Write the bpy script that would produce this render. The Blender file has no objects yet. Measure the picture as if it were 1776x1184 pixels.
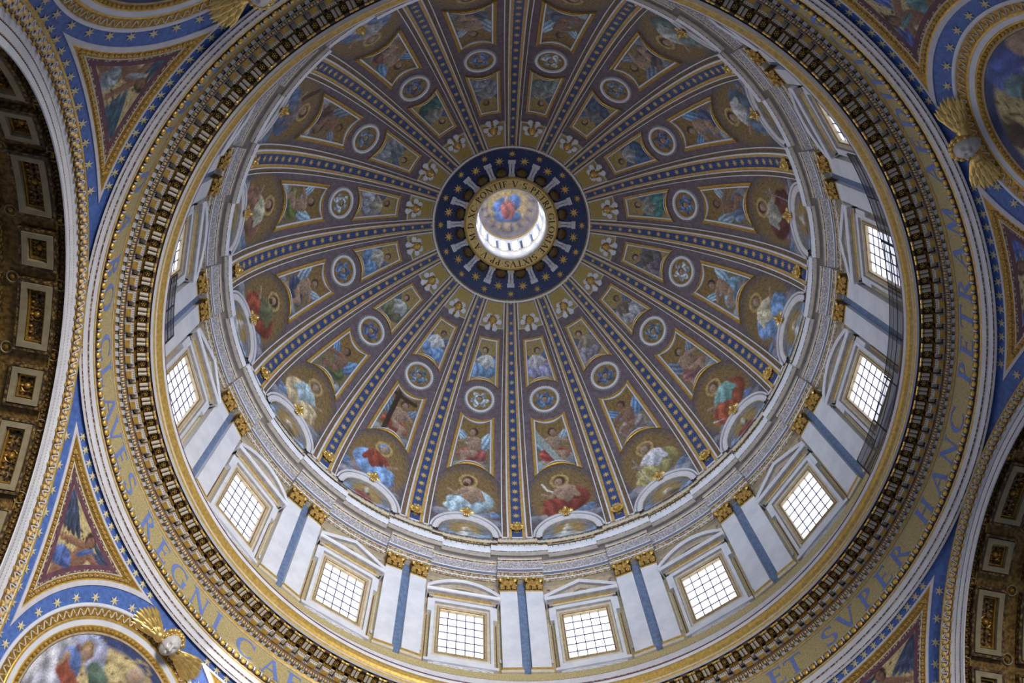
import bpy, math
import numpy as np
from mathutils import Matrix, Vector

# ------------------------------------------------------------------ camera, sky, lamps, exposure
SC = bpy.context.scene
COL = SC.collection
W = bpy.data.worlds.new('sky'); SC.world = W; W.use_nodes = True
WB = W.node_tree.nodes['Background']
WB.inputs[0].default_value = (0.72, 0.80, 1.0, 1); WB.inputs[1].default_value = 0.19
cam = bpy.data.cameras.new('camera'); camo = bpy.data.objects.new('camera', cam); COL.objects.link(camo)
cam.sensor_width = 36; cam.lens = 36 * 1800 / 1776; cam.clip_end = 400
CR = [[0.9994452432480417, -0.009687262466936884, -0.031864756311004105],
      [0.0004949638770966225, 0.9609780923446507, -0.27662404278080455],
      [0.033301062439858725, 0.27645481182199144, 0.9604497781044276]]
CP = (-3.01295669, -15.56800173, 1.6)
camo.matrix_world = Matrix(((CR[0][0], -CR[1][0], -CR[2][0], CP[0]), (CR[0][1], -CR[1][1], -CR[2][1], CP[1]),
                            (CR[0][2], -CR[1][2], -CR[2][2], CP[2]), (0, 0, 0, 1)))
SC.camera = camo
SC.view_settings.view_transform = 'Standard'; SC.view_settings.look = 'None'
SC.view_settings.gamma = 1; SC.view_settings.use_curve_mapping = False
SC.view_settings.exposure = 0.0
def area(name, loc, target, sx, sy, power, col, spread=180):
    L = bpy.data.lights.new(name, 'AREA'); L.shape = 'RECTANGLE'; L.size = sx; L.size_y = sy; L.energy = power; L.color = col; L.spread = math.radians(spread)
    o = bpy.data.objects.new(name, L); COL.objects.link(o); o.location = loc
    o.rotation_euler = (Vector(target) - Vector(loc)).to_track_quat('-Z', 'Y').to_euler(); return o
# added area lamp in place of unseen arm daylight, brightening the lower left
area('added_arm_fill', (26, -58, 18), (-10, 10, 52), 22, 26, 74000, (1.0, 0.94, 0.84))
WIN_GLOW = 2.6                   # brightness of the glass itself
DAY_SIDE, DAY_SUN = 230.0, 640.0  # daylight let in by each drum window: away from the sun, and towards it (W)
SUN_AZ = -70
LANT = 8.0                       # lantern windows

for k in range(16):
    az = math.radians(101.25 + 22.5*k); f = max(0, math.cos(az - math.radians(SUN_AZ)))**2; c, s = math.cos(az), math.sin(az)
    if s > .5: continue                      # the windows at the foot of the picture face the dull side
    area('window_daylight', (20.0*c, 20.0*s, 57.6), (10*c, 10*s, 61.7), 2.6, 2.6, DAY_SIDE + (DAY_SUN-DAY_SIDE)*f, (.84, .91, 1.0), 76)
# a shaft of sun through the window opposite, falling on the lower left pendentive
SP = bpy.data.lights.new('sun_shaft', 'SPOT'); SP.energy = 90000; SP.spot_size = math.radians(5.5); SP.spot_blend = 1.0; SP.shadow_soft_size = .05; SP.color = (1.0, .97, .92)
spo = bpy.data.objects.new('sun_shaft', SP); COL.objects.link(spo); spo.location = (19.6*math.cos(math.radians(-33.75)), 19.6*math.sin(math.radians(-33.75)), 59.0)
spo.rotation_euler = (Vector((-15.4, 14.3, 45.6)) - spo.location).to_track_quat('-Z', 'Y').to_euler()
# ------------------------------------------------------------------ helpers
D2R = math.pi / 180
RIBS = [90 + 22.5 * k for k in range(16)]
SECT = [101.25 + 22.5 * k for k in range(16)]
def rot(az): return np.array([[math.cos(az*D2R), -math.sin(az*D2R), 0], [math.sin(az*D2R), math.cos(az*D2R), 0], [0, 0, 1.]])
MATS = {}
def mat(name, col, rough=.55, metal=0., var=.12, scale=3., bump=0., bscale=None, spec=.4, emit=0., col2=None):
    m = bpy.data.materials.new(name); m.use_nodes = True; nt = m.node_tree; b = nt.nodes['Principled BSDF']
    b.inputs['Roughness'].default_value = rough; b.inputs['Metallic'].default_value = metal
    b.inputs['Specular IOR Level'].default_value = spec
    tc = nt.nodes.new('ShaderNodeTexCoord'); nz = nt.nodes.new('ShaderNodeTexNoise'); nz.inputs['Scale'].default_value = scale
    nz.inputs['Detail'].default_value = 4; nt.links.new(tc.outputs['Object'], nz.inputs['Vector'])
    rp = nt.nodes.new('ShaderNodeValToRGB'); nt.links.new(nz.outputs['Fac'], rp.inputs['Fac'])
    c = np.array(col); c2 = np.array(col2) if col2 is not None else np.clip(c*(1+var), 0, 1); c1 = c*(1-var)
    rp.color_ramp.elements[0].position = .35; rp.color_ramp.elements[1].position = .65
    rp.color_ramp.elements[0].color = (*c1, 1); rp.color_ramp.elements[1].color = (*c2, 1)
    nt.links.new(rp.outputs['Color'], b.inputs['Base Color'])
    if bump:
        bz = nt.nodes.new('ShaderNodeTexNoise'); bz.inputs['Scale'].default_value = bscale or 8; bz.inputs['Detail'].default_value = 3
        nt.links.new(tc.outputs['Object'], bz.inputs['Vector'])
        bn = nt.nodes.new('ShaderNodeBump'); bn.inputs['Strength'].default_value = bump; bn.inputs['Distance'].default_value = .1
        nt.links.new(bz.outputs['Fac'], bn.inputs['Height']); nt.links.new(bn.outputs['Normal'], b.inputs['Normal'])
    if emit:
        b.inputs['Emission Color'].default_value = (*c, 1); b.inputs['Emission Strength'].default_value = emit
    MATS[name] = m; return m
def srgb(r, g, b):
    return tuple((v/255/12.92 if v <= 10 else ((v/255+.055)/1.055)**2.4) for v in (r, g, b))
mat('marble', (.64, .67, .77), .35, var=.05, scale=1.2, col2=(.71, .73, .82))
mat('lilac_stone', (.60, .60, .68), .5, var=.06)
mat('cream', (.58, .53, .45), .6, var=.1)
mat('tan_stone', (.42, .34, .24), .6, var=.15)
mat('grey_stone', (.34, .32, .33), .6, var=.15)
mat('gold', (.62, .41, .11), .38, .5, var=.2, scale=6)
mat('gold_dark', (.36, .20, .035), .42, .5, var=.3, scale=7)
mat('ring_gold', (.86, .64, .26), .55, .0, var=.1, scale=9)
mat('gold_field', (.34, .25, .07), .5, .15, var=.3, scale=16)
mat('egg', (.62, .44, .20), .5, .15, var=.12)
mat('gilt', (.78, .55, .19), .32, .7, var=.15, scale=5)
mat('ochre', (.50, .32, .10), .55, .1, var=.18, scale=4)
mat('gold_mosaic', (.50, .42, .22), .5, .15, var=.22, scale=14, bump=.15, bscale=30)
mat('gold_mosaic_deep', (.32, .23, .07), .5, .2, var=.25, scale=10)
mat('blue_deep', (.012, .028, .115), .5, var=.3, scale=5)
mat('blue_rib', (.036, .066, .20), .5, var=.3, scale=7)
mat('blue_bright', (.078, .155, .47), .5, var=.18, scale=5)
mat('blue_grey', (.13, .19, .33), .35, var=.2, scale=4)
mat('taupe', (.155, .120, .145), .7, var=.18, scale=3)
mat('brown', (.16, .105, .070), .65, var=.2)
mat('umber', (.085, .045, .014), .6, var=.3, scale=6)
mat('purple', (.13, .055, .085), .6, var=.2)
mat('star_gold', (.60, .42, .14), .5, .2, var=.15)
mat('star_pale', (.62, .55, .36), .5, .1, var=.1)
mat('bronze_shell', (.14, .09, .035), .45, .4, var=.3, scale=8, bump=.4, bscale=12)
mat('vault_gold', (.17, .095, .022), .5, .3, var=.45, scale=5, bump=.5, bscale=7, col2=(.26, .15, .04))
mat('vault_frame', (.27, .22, .135), .6, var=.12)
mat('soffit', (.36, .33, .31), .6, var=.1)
mat('slate', (.15, .16, .23), .5, var=.15)
mat('iron', (.012, .012, .018), .5, .3)
mat('letter_blue', (.16, .24, .62), .55, var=.08)
mat('letter_dark', (.035, .025, .02), .6)
mat('silver', (.60, .59, .60), .42, .1, var=.06)
mat('mullion', (.10, .08, .16), .5)
def relief(name, a, b, scale, s2):
    """carved running ornament: pale relief over a darker ground, with bump"""
    m = bpy.data.materials.new(name); m.use_nodes = True; nt = m.node_tree; bs = nt.nodes['Principled BSDF']; bs.inputs['Roughness'].default_value = .6
    tc = nt.nodes.new('ShaderNodeTexCoord'); vo = nt.nodes.new('ShaderNodeTexVoronoi'); vo.inputs['Scale'].default_value = scale
    nt.links.new(tc.outputs['Object'], vo.inputs['Vector'])
    rp = nt.nodes.new('ShaderNodeValToRGB'); rp.color_ramp.elements[0].position = .25; rp.color_ramp.elements[1].position = .6
    rp.color_ramp.elements[0].color = (*a, 1); rp.color_ramp.elements[1].color = (*b, 1)
    nt.links.new(vo.outputs['Distance'], rp.inputs['Fac']); nt.links.new(rp.outputs['Color'], bs.inputs['Base Color'])
    bn = nt.nodes.new('ShaderNodeBump'); bn.invert = True; bn.inputs['Strength'].default_value = .6; bn.inputs['Distance'].default_value = s2
    nt.links.new(vo.outputs['Distance'], bn.inputs['Height']); nt.links.new(bn.outputs['Normal'], bs.inputs['Normal']); MATS[name] = m
relief('relief_cream', (.62, .54, .42), (.22, .17, .12), 6.5, .08)
relief('relief_grey', (.52, .50, .50), (.28, .26, .30), 8.5, .08)
relief('relief_gold', (.52, .33, .08), (.10, .05, .02), 6.0, .1)
relief('relief_bead', (.55, .42, .26), (.10, .05, .06), 9.0, .05)
relief('relief_white', (.66, .68, .76), (.16, .15, .24), 7.0, .06)
relief('relief_vault', (.22, .13, .035), (.045, .022, .006), 5.0, .12)
def painted():
    m = bpy.data.materials.new('mosaic_picture'); m.use_nodes = True; nt = m.node_tree; b = nt.nodes['Principled BSDF']; b.inputs['Roughness'].default_value = .55
    at = nt.nodes.new('ShaderNodeAttribute'); at.attribute_name = 'Col'
    tc = nt.nodes.new('ShaderNodeTexCoord'); nz = nt.nodes.new('ShaderNodeTexNoise'); nz.inputs['Scale'].default_value = 12; nz.inputs['Detail'].default_value = 3
    nt.links.new(tc.outputs['Object'], nz.inputs['Vector'])
    mr = nt.nodes.new('ShaderNodeMapRange'); mr.inputs[1].default_value = .3; mr.inputs[2].default_value = .7; mr.inputs[3].default_value = .72; mr.inputs[4].default_value = 1.25
    nt.links.new(nz.outputs['Fac'], mr.inputs[0])
    mx = nt.nodes.new('ShaderNodeMix'); mx.data_type = 'RGBA'; mx.blend_type = 'MULTIPLY'; mx.inputs[0].default_value = 1
    nt.links.new(at.outputs['Color'], mx.inputs[6]); nt.links.new(mr.outputs[0], mx.inputs[7]); nt.links.new(mx.outputs[2], b.inputs['Base Color'])
    MATS['picture'] = m
painted()
def pane_mat(name, strength):
    m = bpy.data.materials.new(name); m.use_nodes = True; nt = m.node_tree; b = nt.nodes['Principled BSDF']
    b.inputs['Base Color'].default_value = (.6, .65, .75, 1); b.inputs['Roughness'].default_value = .2
    b.inputs['Emission Color'].default_value = (.86, .91, 1.0, 1); b.inputs['Emission Strength'].default_value = strength
    MATS[name] = m

class MB:
    def __init__(s): s.v = []; s.f = []; s.m = []; s.c = None; s.n = 0; s.mats = []
    def mi(s, name):
        if name not in s.mats: s.mats.append(name)
        return s.mats.index(name)
    def add(s, V, F, mname):
        V = np.asarray(V, float).reshape(-1, 3); k = s.mi(mname); n = s.n
        s.v.append(V); s.f += [tuple(i + n for i in f) for f in F]; s.m += [k]*len(F); s.n += len(V); return s
    def grid(s, P, mname, closed=False):
        P = np.asarray(P, float); a, b = P.shape[:2]; F = []
        for i in range(a-1):
            for j in range(b if closed else b-1):
                j2 = (j+1) % b; F.append((i*b+j, i*b+j2, (i+1)*b+j2, (i+1)*b+j))
        return s.add(P.reshape(-1, 3), F, mname)
    def box(s, lo, hi, mname, R=None, T=None):
        V = np.array([(x, y, z) for x in (lo[0], hi[0]) for y in (lo[1], hi[1]) for z in (lo[2], hi[2])], float)
        if R is not None: V = V @ np.asarray(R).T
        if T is not None: V = V + np.asarray(T)
        return s.add(V, [(0, 1, 3, 2), (4, 6, 7, 5), (0, 4, 5, 1), (2, 3, 7, 6), (0, 2, 6, 4), (1, 5, 7, 3)], mname)
    def tube(s, pts, r, mname, n=6, axis=None):
        pts = np.asarray(pts, float); r = np.broadcast_to(r, (len(pts),)); R = []
        for i, p in enumerate(pts):
            d = pts[min(i+1, len(pts)-1)] - pts[max(i-1, 0)]; d = d/(np.linalg.norm(d)+1e-9)
            a = np.array([0, 0, 1.]) if abs(d[2]) < .9 else np.array([1., 0, 0]); u = np.cross(d, a); u /= np.linalg.norm(u); w = np.cross(d, u)
            t = np.arange(n)*2*math.pi/n; R.append(p + r[i]*(np.outer(np.cos(t), u) + np.outer(np.sin(t), w)))
        return s.grid(np.array(R), mname, True)
    def ball(s, c, r, mname, nu=8, nv=6, R=None):
        u = np.arange(nu)*2*math.pi/nu; w = np.linspace(-math.pi/2, math.pi/2, nv); r = np.broadcast_to(r, (3,))
        P = np.array([[(math.cos(b)*math.cos(a), math.cos(b)*math.sin(a), math.sin(b)) for a in u] for b in w])*r
        if R is not None: P = P @ np.asarray(R).T
        return s.grid(P + np.asarray(c), mname, True)
    def mesh(s, name, smooth=0, xf=None):
        V = np.concatenate(s.v) if s.v else np.zeros((0, 3))
        if xf is not None: V = xf(V)
        me = bpy.data.meshes.new(name); me.from_pydata(V.tolist(), [], s.f)
        for k in s.mats: me.materials.append(MATS[k])
        me.polygons.foreach_set('material_index', s.m)
        if smooth:
            me.polygons.foreach_set('use_smooth', [True]*len(s.f))
            if smooth < 180: me.set_sharp_from_angle(angle=smooth*D2R)
        me.update(); return me
def obj(name, me, parent=None, kind=None, label=None, cat=None, group=None, loc=None, rz=None, M=None):
    o = bpy.data.objects.new(name, me); COL.objects.link(o)
    if parent is not None: o.parent = parent
    if M is not None: o.matrix_local = M
    if loc is not None: o.location = loc
    if rz is not None: o.rotation_euler = (0, 0, rz*D2R)
    tag(o, kind, label, cat, group); return o
def tag(o, kind=None, label=None, cat=None, group=None):
    for k, v in (('kind', kind), ('label', label), ('category', cat), ('group', group)):
        if v: o[k] = v
def root(name, az, anchor, **k):                     # an Empty at the thing's base; the sector frame has +x away from the axis
    return obj(name, None, loc=tuple(rot(az) @ np.array(anchor)), rz=az, **k)
def shift(anchor): a = np.array(anchor); return lambda V: V - a
# words that place a thing: sectors and ribs are counted clockwise (as seen in the picture) from the lowest
ORD = ['first', 'second', 'third', 'fourth', 'fifth', 'sixth', 'seventh', 'eighth', 'ninth', 'tenth', 'eleventh', 'twelfth', 'thirteenth', 'fourteenth', 'fifteenth', 'sixteenth']
def sect_words(i): return '%s panel clockwise from lowest rib' % ORD[i]
def rib_words(i): return 'the lowest starred rib' if i == 0 else 'the %s rib clockwise from the lowest' % ORD[i]
def star(n, R, r): return [((R if k % 2 == 0 else r), math.pi*k/n) for k in range(2*n)]

# dome meridian
RC, RD, Z0 = -4., 24.4, 71.
def psi_r(r): return math.acos((r-RC)/RD)
def dome(psi, t, h=0.):
    """point on the dome: psi meridian angle (radians), t metres sideways, h metres proud of the shell (sector frame)"""
    psi = np.asarray(psi, float); t = np.asarray(t, float)
    r0 = RC + RD*np.cos(psi); R = RD - h
    r = RC + R*np.cos(np.maximum(psi, 0)); z = np.where(psi >= 0, Z0 + R*np.sin(psi), Z0 + RD*psi)
    a = t/r0; return np.stack([r*np.cos(a), r*np.sin(a), z+0*a], -1)
def sweep(mb, prof, azs, off=None):
    """revolve prof [(r, z, material of the strip that follows)]; off(profile index, az) pulls it inwards"""
    a = np.array(azs)*D2R
    for i in range(len(prof)-1):
        rows = []
        for j in (i, i+1):
            r, z = prof[j][:2]; rr = r - (off(j) if off else 0)
            rows.append(np.stack([rr*np.cos(a), rr*np.sin(a), z+0*a], -1))
        mb.grid(np.array(rows), prof[i][2])
    return mb
FULL = np.linspace(0, 360, 385)

# ------------------------------------------------------------------ mosaic painter (flat pictures, colour per vertex)
class Cv:
    def __init__(s, X, Y, base, seed=0):
        s.X = X; s.Y = Y; s.g = np.random.default_rng(seed); s.c = np.empty(X.shape+(3,)); s.c[:] = base
        s.c *= (1 + .10*s.g.standard_normal(X.shape)[..., None]*.6)
    def put(s, m, col):
        m = np.clip(m, 0, 1)[..., None]; s.c = s.c*(1-m) + np.asarray(col)*m
    def ell(s, x, y, rx, ry, ang, col, fold=0, soft=.13, ff=5., mod=.48):
        col = np.asarray(col)
        c, n = math.cos(ang), math.sin(ang); dx = s.X-x; dy = s.Y-y; a = (dx*c+dy*n)/rx; b = (-dx*n+dy*c)/ry
        d = np.sqrt(a*a+b*b); m = (1-d)/soft + .5
        sh = 1 + mod*(-.55*a+.75*b)
        if fold:
            p = s.g.uniform(0, 6); sh = sh*(1 + fold*np.sin(ff*a + 2.2*b*b + p + 1.5*np.sin(2*b+p)))
        s.put(m, np.asarray(col)*np.clip(sh, .35, 1.7)[..., None])
    def cap(s, x0, y0, x1, y1, r0, r1, col):
        dx, dy = x1-x0, y1-y0; L2 = dx*dx+dy*dy; t = np.clip(((s.X-x0)*dx+(s.Y-y0)*dy)/L2, 0, 1)
        ex = s.X-x0-t*dx; ey = s.Y-y0-t*dy; r = r0+(r1-r0)*t; d = np.sqrt(ex*ex+ey*ey)/r
        s.put((1-d)/.3+.5, np.asarray(col)*(1+.3*np.clip(ey/r-.4*ex/r, -1, 1))[..., None])
    def ring(s, x, y, r, w, col):
        d = np.abs(np.hypot(s.X-x, s.Y-y)-r)/w; s.put((1-d)/.5+.5, col)
    def cloud(s, x, y, r, col, n=6):
        for _ in range(n):
            q = s.g.uniform(-1, 1, 2); s.ell(x+q[0]*r*1.3, y+q[1]*r*.5, r*s.g.uniform(.4, .75), r*s.g.uniform(.3, .5), 0, np.asarray(col)*s.g.uniform(.75, 1.2), soft=.6)
def srgb_(*a): return np.array(srgb(*a))
SK = srgb_(178, 145, 120); SK2 = srgb_(155, 115, 92); HAIR = srgb_(82, 60, 46); GREYH = srgb_(165, 158, 150)
def figure(cv, x, y, s, dress, mantle, f=1, skin=SK, hair=HAIR, bare=False, halo=True, wings=None, beard=False):
    if wings is not None:
        for q, a in ((1, -.75), (-1, .75)):
            cv.ell(x+q*.30*s-.05*f*s, y+.72*s, .13*s, .36*s, a, wings, fold=.3, ff=9)
    if halo: cv.ring(x+.05*f*s, y+.95*s, .165*s, .028*s, srgb(205, 170, 95))
    cv.ell(x-.10*f*s, y+.42*s, .40*s, .33*s, .3*f, mantle, fold=.28, ff=6)
    cv.ell(x+.06*f*s, y+.17*s, .43*s, .20*s, -.12*f, mantle, fold=.3, ff=8)
    cv.ell(x-.03*f*s, y+.56*s, .18*s, .27*s, .22*f, skin if bare else dress, fold=.05 if bare else .22)
    low = np.asarray(mantle)*1.12
    cv.ell(x+.20*f*s, y+.27*s, .26*s, .19*s, .5*f, low, fold=.3, ff=6)
    cv.ell(x+.25*f*s, y+.08*s, .16*s, .24*s, -.1*f, low*.95, fold=.3, ff=5)
    cv.cap(x+.22*f*s, y-.04*s, x+.36*f*s, y-.08*s, .05*s, .035*s, skin)
    cv.cap(x-.16*f*s, y+.70*s, x-.26*f*s, y+.46*s, .075*s, .055*s, skin if bare else dress)
    cv.cap(x+.10*f*s, y+.70*s, x+.27*f*s, y+.52*s, .075*s, .055*s, skin if bare else dress)
    cv.cap(x+.27*f*s, y+.52*s, x+.42*f*s, y+.62*s, .05*s, .035*s, skin)
    cv.ell(x+.05*f*s, y+.97*s, .105*s, .12*s, 0, hair)
    cv.ell(x+.07*f*s, y+.93*s, .075*s, .10*s, .1*f, skin, mod=.25)
    if beard: cv.ell(x+.09*f*s, y+.85*s, .06*s, .06*s, 0, hair)
def angel(cv, x, y, s, cloth, wing, f=1, skin=SK, hair=HAIR, prop=None):
    cv.cloud(x, y-.02*s, .28*s, srgb(150, 160, 172), 5)
    cv.ell(x-.28*f*s, y+.66*s, .15*s, .34*s, .5*f, wing, fold=.35, ff=9); cv.ell(x+.24*f*s, y+.74*s, .10*s, .25*s, -.7*f, wing, fold=.35, ff=9)
    cv.ell(x+.02*f*s, y+.28*s, .33*s, .20*s, -.3*f, cloth, fold=.3, ff=6)
    cv.ell(x-.02*f*s, y+.56*s, .15*s, .24*s, .2*f, skin, mod=.3)
    cv.cap(x-.05*f*s, y+.30*s, x+.22*f*s, y+.26*s, .10*s, .08*s, skin); cv.cap(x+.22*f*s, y+.26*s, x+.14*f*s, y-.02*s, .08*s, .05*s, skin)
    cv.cap(x-.1*f*s, y+.28*s, x-.24*f*s, y+.02*s, .10*s, .05*s, skin)
    cv.ell(x-.20*f*s, y+.25*s, .14*s, .17*s, .6*f, cloth, fold=.3)
    cv.cap(x-.13*f*s, y+.70*s, x-.02*f*s, y+.50*s, .06*s, .05*s, skin); cv.cap(x+.1*f*s, y+.70*s, x+.32*f*s, y+.58*s, .065*s, .045*s, skin)
    if prop is not None: cv.cap(x+prop[0]*s, y+prop[1]*s, x+prop[2]*s, y+prop[3]*s, prop[4]*s, prop[4]*s, prop[5])
    cv.ell(x+.02*f*s, y+.93*s, .10*s, .11*s, 0, hair); cv.ell(x+.045*f*s, y+.90*s, .07*s, .09*s, 0, skin, mod=.25)
def seraph(cv, s, wing):
    wing = np.asarray(wing)
    for a, t in ((58, .8), (122, 1.35), (188, .9), (-8, 1.4), (238, 1.4), (302, .8)):
        q = a*D2R; cv.ell(.46*s*math.cos(q), .46*s*math.sin(q), .42*s, .22*s, q+.35, wing*t, fold=.35, ff=7)
    cv.ell(0, .08*s, .30*s, .31*s, 0, HAIR); cv.ell(0, .0, .23*s, .27*s, 0, SK)
def colour(me, c):
    c = np.asarray(c, float); lum = c.mean(-1, keepdims=True); c = (c*.80 + lum*.20)*np.clip(.62+.5*lum, .6, .95)
    g = np.random.default_rng(c.shape[0]*7+c.shape[1]); n = g.standard_normal(c.shape[:2]); n = (n + np.roll(n, 1, 0) + np.roll(n, 1, 1) + np.roll(n, (1, 1), (0, 1)))/2; c = c*np.clip(1+.16*n, .6, 1.5)[..., None]
    n = len(me.vertices); a = np.ones((n, 4)); a[:, :3] = np.clip(c.reshape(-1, 3), .004, 1)[:n]
    at = me.color_attributes.new('Col', 'FLOAT_COLOR', 'POINT'); at.data.foreach_set('color', a.ravel().astype(np.float32))

# ------------------------------------------------------------------ ceiling: the shell of the dome
mb = MB()
ps = np.linspace(.052, psi_r(4.0), 41)
mb.grid(np.array([[dome(p, 0) @ rot(a).T for a in np.linspace(0, 360, 193)] for p in ps]), 'taupe')
ceiling = obj('ceiling', mb.mesh('ceiling', 180), kind='structure', label='ribbed mosaic dome rising from the drum to its central eye', cat='dome')
def rib_half(r): return .58 + (r-6.9)*.0443
# ribs: blue starred strip between gold bands, white and brown mouldings
FR = [(-1.0, 0, 'cream'), (-1.0, .16, 'marble'), (-.93, .16, 'brown'), (-.92, .10, 'brown'), (-.66, .12, 'cream'), (-.65, .24, 'marble'), (-.55, .27, 'ochre'),
      (-.54, .21, 'ochre'), (-.345, .21, 'blue_rib'), (-.34, .15, 'blue_rib')]
mats_r = [q[2] for q in FR] + ['ochre', 'ochre', 'ochre', 'marble', 'cream', 'brown', 'brown', 'marble', 'cream']
full = [(q[0], q[1]) for q in FR] + [(-q[0], q[1]) for q in FR[::-1]]
mats_r = [q[2] for q in FR[:-1]] + ['blue_rib'] + [q[2] for q in FR[:-1]][::-1]
prs = np.linspace(0.056, psi_r(6.86), 44)
mb = MB()
for i in range(len(full)-1):
    rows = []
    for u, h in (full[i], full[i+1]):
        rows.append(np.array([dome(p, u*rib_half(RC+RD*math.cos(p)), h) for p in prs]))
    mb.grid(np.array(rows), mats_r[i])
rib_me = mb.mesh('rib', 30)
star_me = []
for k in range(26):
    p = .10 + (psi_r(7.1)-.10)*(k/25)**.97; r0 = RC+RD*math.cos(p); R = .24*rib_half(r0)+.03; mb = MB()
    F = [dome(p + q*math.cos(a)/RD, q*math.sin(a), .17) for q, a in star(8, R*1.1, R*.45)]
    mb.add([dome(p, 0, .185)]+F, [(0, 1+j, 1+(j+1) % 16) for j in range(16)], 'star_gold'); star_me.append(mb.mesh('star'))
for i, az in enumerate(RIBS):
    r = obj('rib', rib_me, ceiling, rz=az)
    for me in star_me: obj('star', me, r)

# ------------------------------------------------------------------ framed panels of the dome
def loft(mb, outline, layers):
    """layers [(inset, height, material to next)]"""
    for (d0, h0, m0), (d1, h1, _) in zip(layers[:-1], layers[1:]):
        L = []
        for d, h in ((d0, h0), (d1, h1)):
            o = outline(d); L.append(dome(o[:, 0], o[:, 1], h))
        mb.grid(np.array(L), m0, True)
    return mb
def lerp(a, b, t): return a + (b-a)*t
def panel_fn(top, bot, hw0, hw1, n=12):
    """trapezoid on the dome: top(u), bot(u) give the distance from the axis"""
    def uv(u, v, d):
        pt = psi_r(top(u)) - d/RD; pb = psi_r(bot(u)) + d/RD; p = lerp(pt, pb, v)
        r = RC+RD*math.cos(p); w = hw0 + (hw1-hw0)*(r-top(1))/(bot(1)-top(1)) - d
        return p, u*w
    def outline(d):
        us = np.linspace(-1, 1, n)
        pts = [uv(u, 0, d) for u in us] + [uv(1, v, d) for v in np.linspace(0, 1, n)[1:-1]] + [uv(u, 1, d) for u in us[::-1]] + [uv(-1, v, d) for v in np.linspace(1, 0, n)[1:-1]]
        return np.array(pts)
    return uv, outline
def pic_grid(uv, d, nu, nv, h):
    P = np.array([[uv(u, v, d) for u in np.linspace(-1, 1, nu)] for v in np.linspace(1, 0, nv)])   # bottom row first
    X = -P[..., 1]; Y = P[..., 0]*RD; return dome(P[..., 0], P[..., 1], h), X, Y - Y.min()
def picture(name, P, parent, anchor, paint, X, Y, base, seed, closed=False):
    mb = MB(); mb.grid(P, 'picture', closed); me = mb.mesh(name, 180, shift(anchor)); cv = Cv(X, Y, base, seed); paint(cv); colour(me, cv.c)
    return obj(name, me, parent)
def beads(mb, outline, d, h, r, step, m):
    o = outline(d); P = dome(o[:, 0], o[:, 1], h); P = np.vstack([P, P[:1]]); s = np.concatenate([[0], np.cumsum(np.linalg.norm(np.diff(P, axis=0), axis=1))])
    for q in np.arange(0, s[-1], step):
        c = [np.interp(q, s, P[:, k]) for k in range(3)]; mb.ball(c, r, m, 5, 3)
bp_uv, bp_out = panel_fn(lambda u: 15.85-.25*u*u, lambda u: 18.25+.45*u*u, 1.5, 2.02)
sp_uv, sp_out = panel_fn(lambda u: 10.05, lambda u: 13.2+.45*u*u, .92, 1.46)
GOLDF = [(0, .02, 'gold'), (0, .20, 'gold'), (.06, .22, 'gold'), (.10, .14, 'ochre'), (.22, .14, 'gold_dark'), (.25, .2, 'marble'), (.36, .2, 'marble'), (.38, .08, 'marble')]
mb = loft(MB(), bp_out, GOLDF); beads(mb, bp_out, .16, .16, .045, .16, 'gold'); BPF = mb
mb = loft(MB(), sp_out, [(0, .02, 'gold'), (0, .16, 'gold'), (.06, .18, 'gold'), (.09, .12, 'ochre'), (.17, .12, 'gold_dark'), (.19, .17, 'marble'), (.27, .17, 'marble'), (.29, .07, 'marble')]); SPF = mb
po = psi_r(14.55)
def ov_out(d): a = np.arange(44)*2*math.pi/44; R = 1.42-d; return np.stack([po + R*np.sin(a)/RD, R*np.cos(a)], 1)
mb = loft(MB(), ov_out, [(.1, .02, 'marble'), (.13, .17, 'marble'), (.3, .2, 'marble'), (.36, .08, 'gold_dark')])
beads(mb, ov_out, .04, .06, .05, .19, 'cream'); beads(mb, ov_out, .38, .08, .045, .17, 'gold'); OVF = mb
# small panel of gold mosaic by the eye
gd_uv, gd_out = panel_fn(lambda u: 7.02, lambda u: 9.25, .80, 1.13, 8)
GDF = loft(MB(), gd_out, [(-.02, .0, 'cream'), (0, .16, 'cream'), (.09, .12, 'cream'), (.1, .14, 'brown'), (.14, .1, 'cream'), (.18, .06, 'cream')])
GDP = MB().grid(np.array([[dome(*gd_uv(u, v, .17), .05) for u in np.linspace(-1, 1, 6)] for v in (0, .5, 1)]), 'gold_field')
# lunette arch
LY0 = 1.30
def lun(a, w, h): return np.stack([(LY0 + h*np.sin(a))/RD, w*np.cos(a)], -1)
la = np.linspace(0, math.pi, 29)
LUNF = MB(); LL = [(2.80, 2.95, .02, 'marble'), (2.80, 2.95, .30, 'marble'), (2.68, 2.80, .34, 'marble'), (2.64, 2.75, .24, 'brown'), (2.58, 2.68, .24, 'lilac_stone'), (2.26, 2.16, .20, 'lilac_stone'), (2.22, 2.1, .28, 'cream'), (2.12, 1.98, .26, 'grey_stone'), (2.07, 1.92, .05, 'marble')]
for (w0, h0, e0, m0), (w1, h1, e1, _) in zip(LL[:-1], LL[1:]):
    a0, a1 = lun(la, w0, h0), lun(la, w1, h1); LUNF.grid(np.array([dome(a0[:, 0], a0[:, 1], e0), dome(a1[:, 0], a1[:, 1], e1)]), m0)
TAU = np.array((.155, .120, .145)); GM = np.array((.35, .205, .04)); GM2 = np.array((.40, .27, .06)); GMD = np.array((.27, .165, .045))
C = srgb
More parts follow.
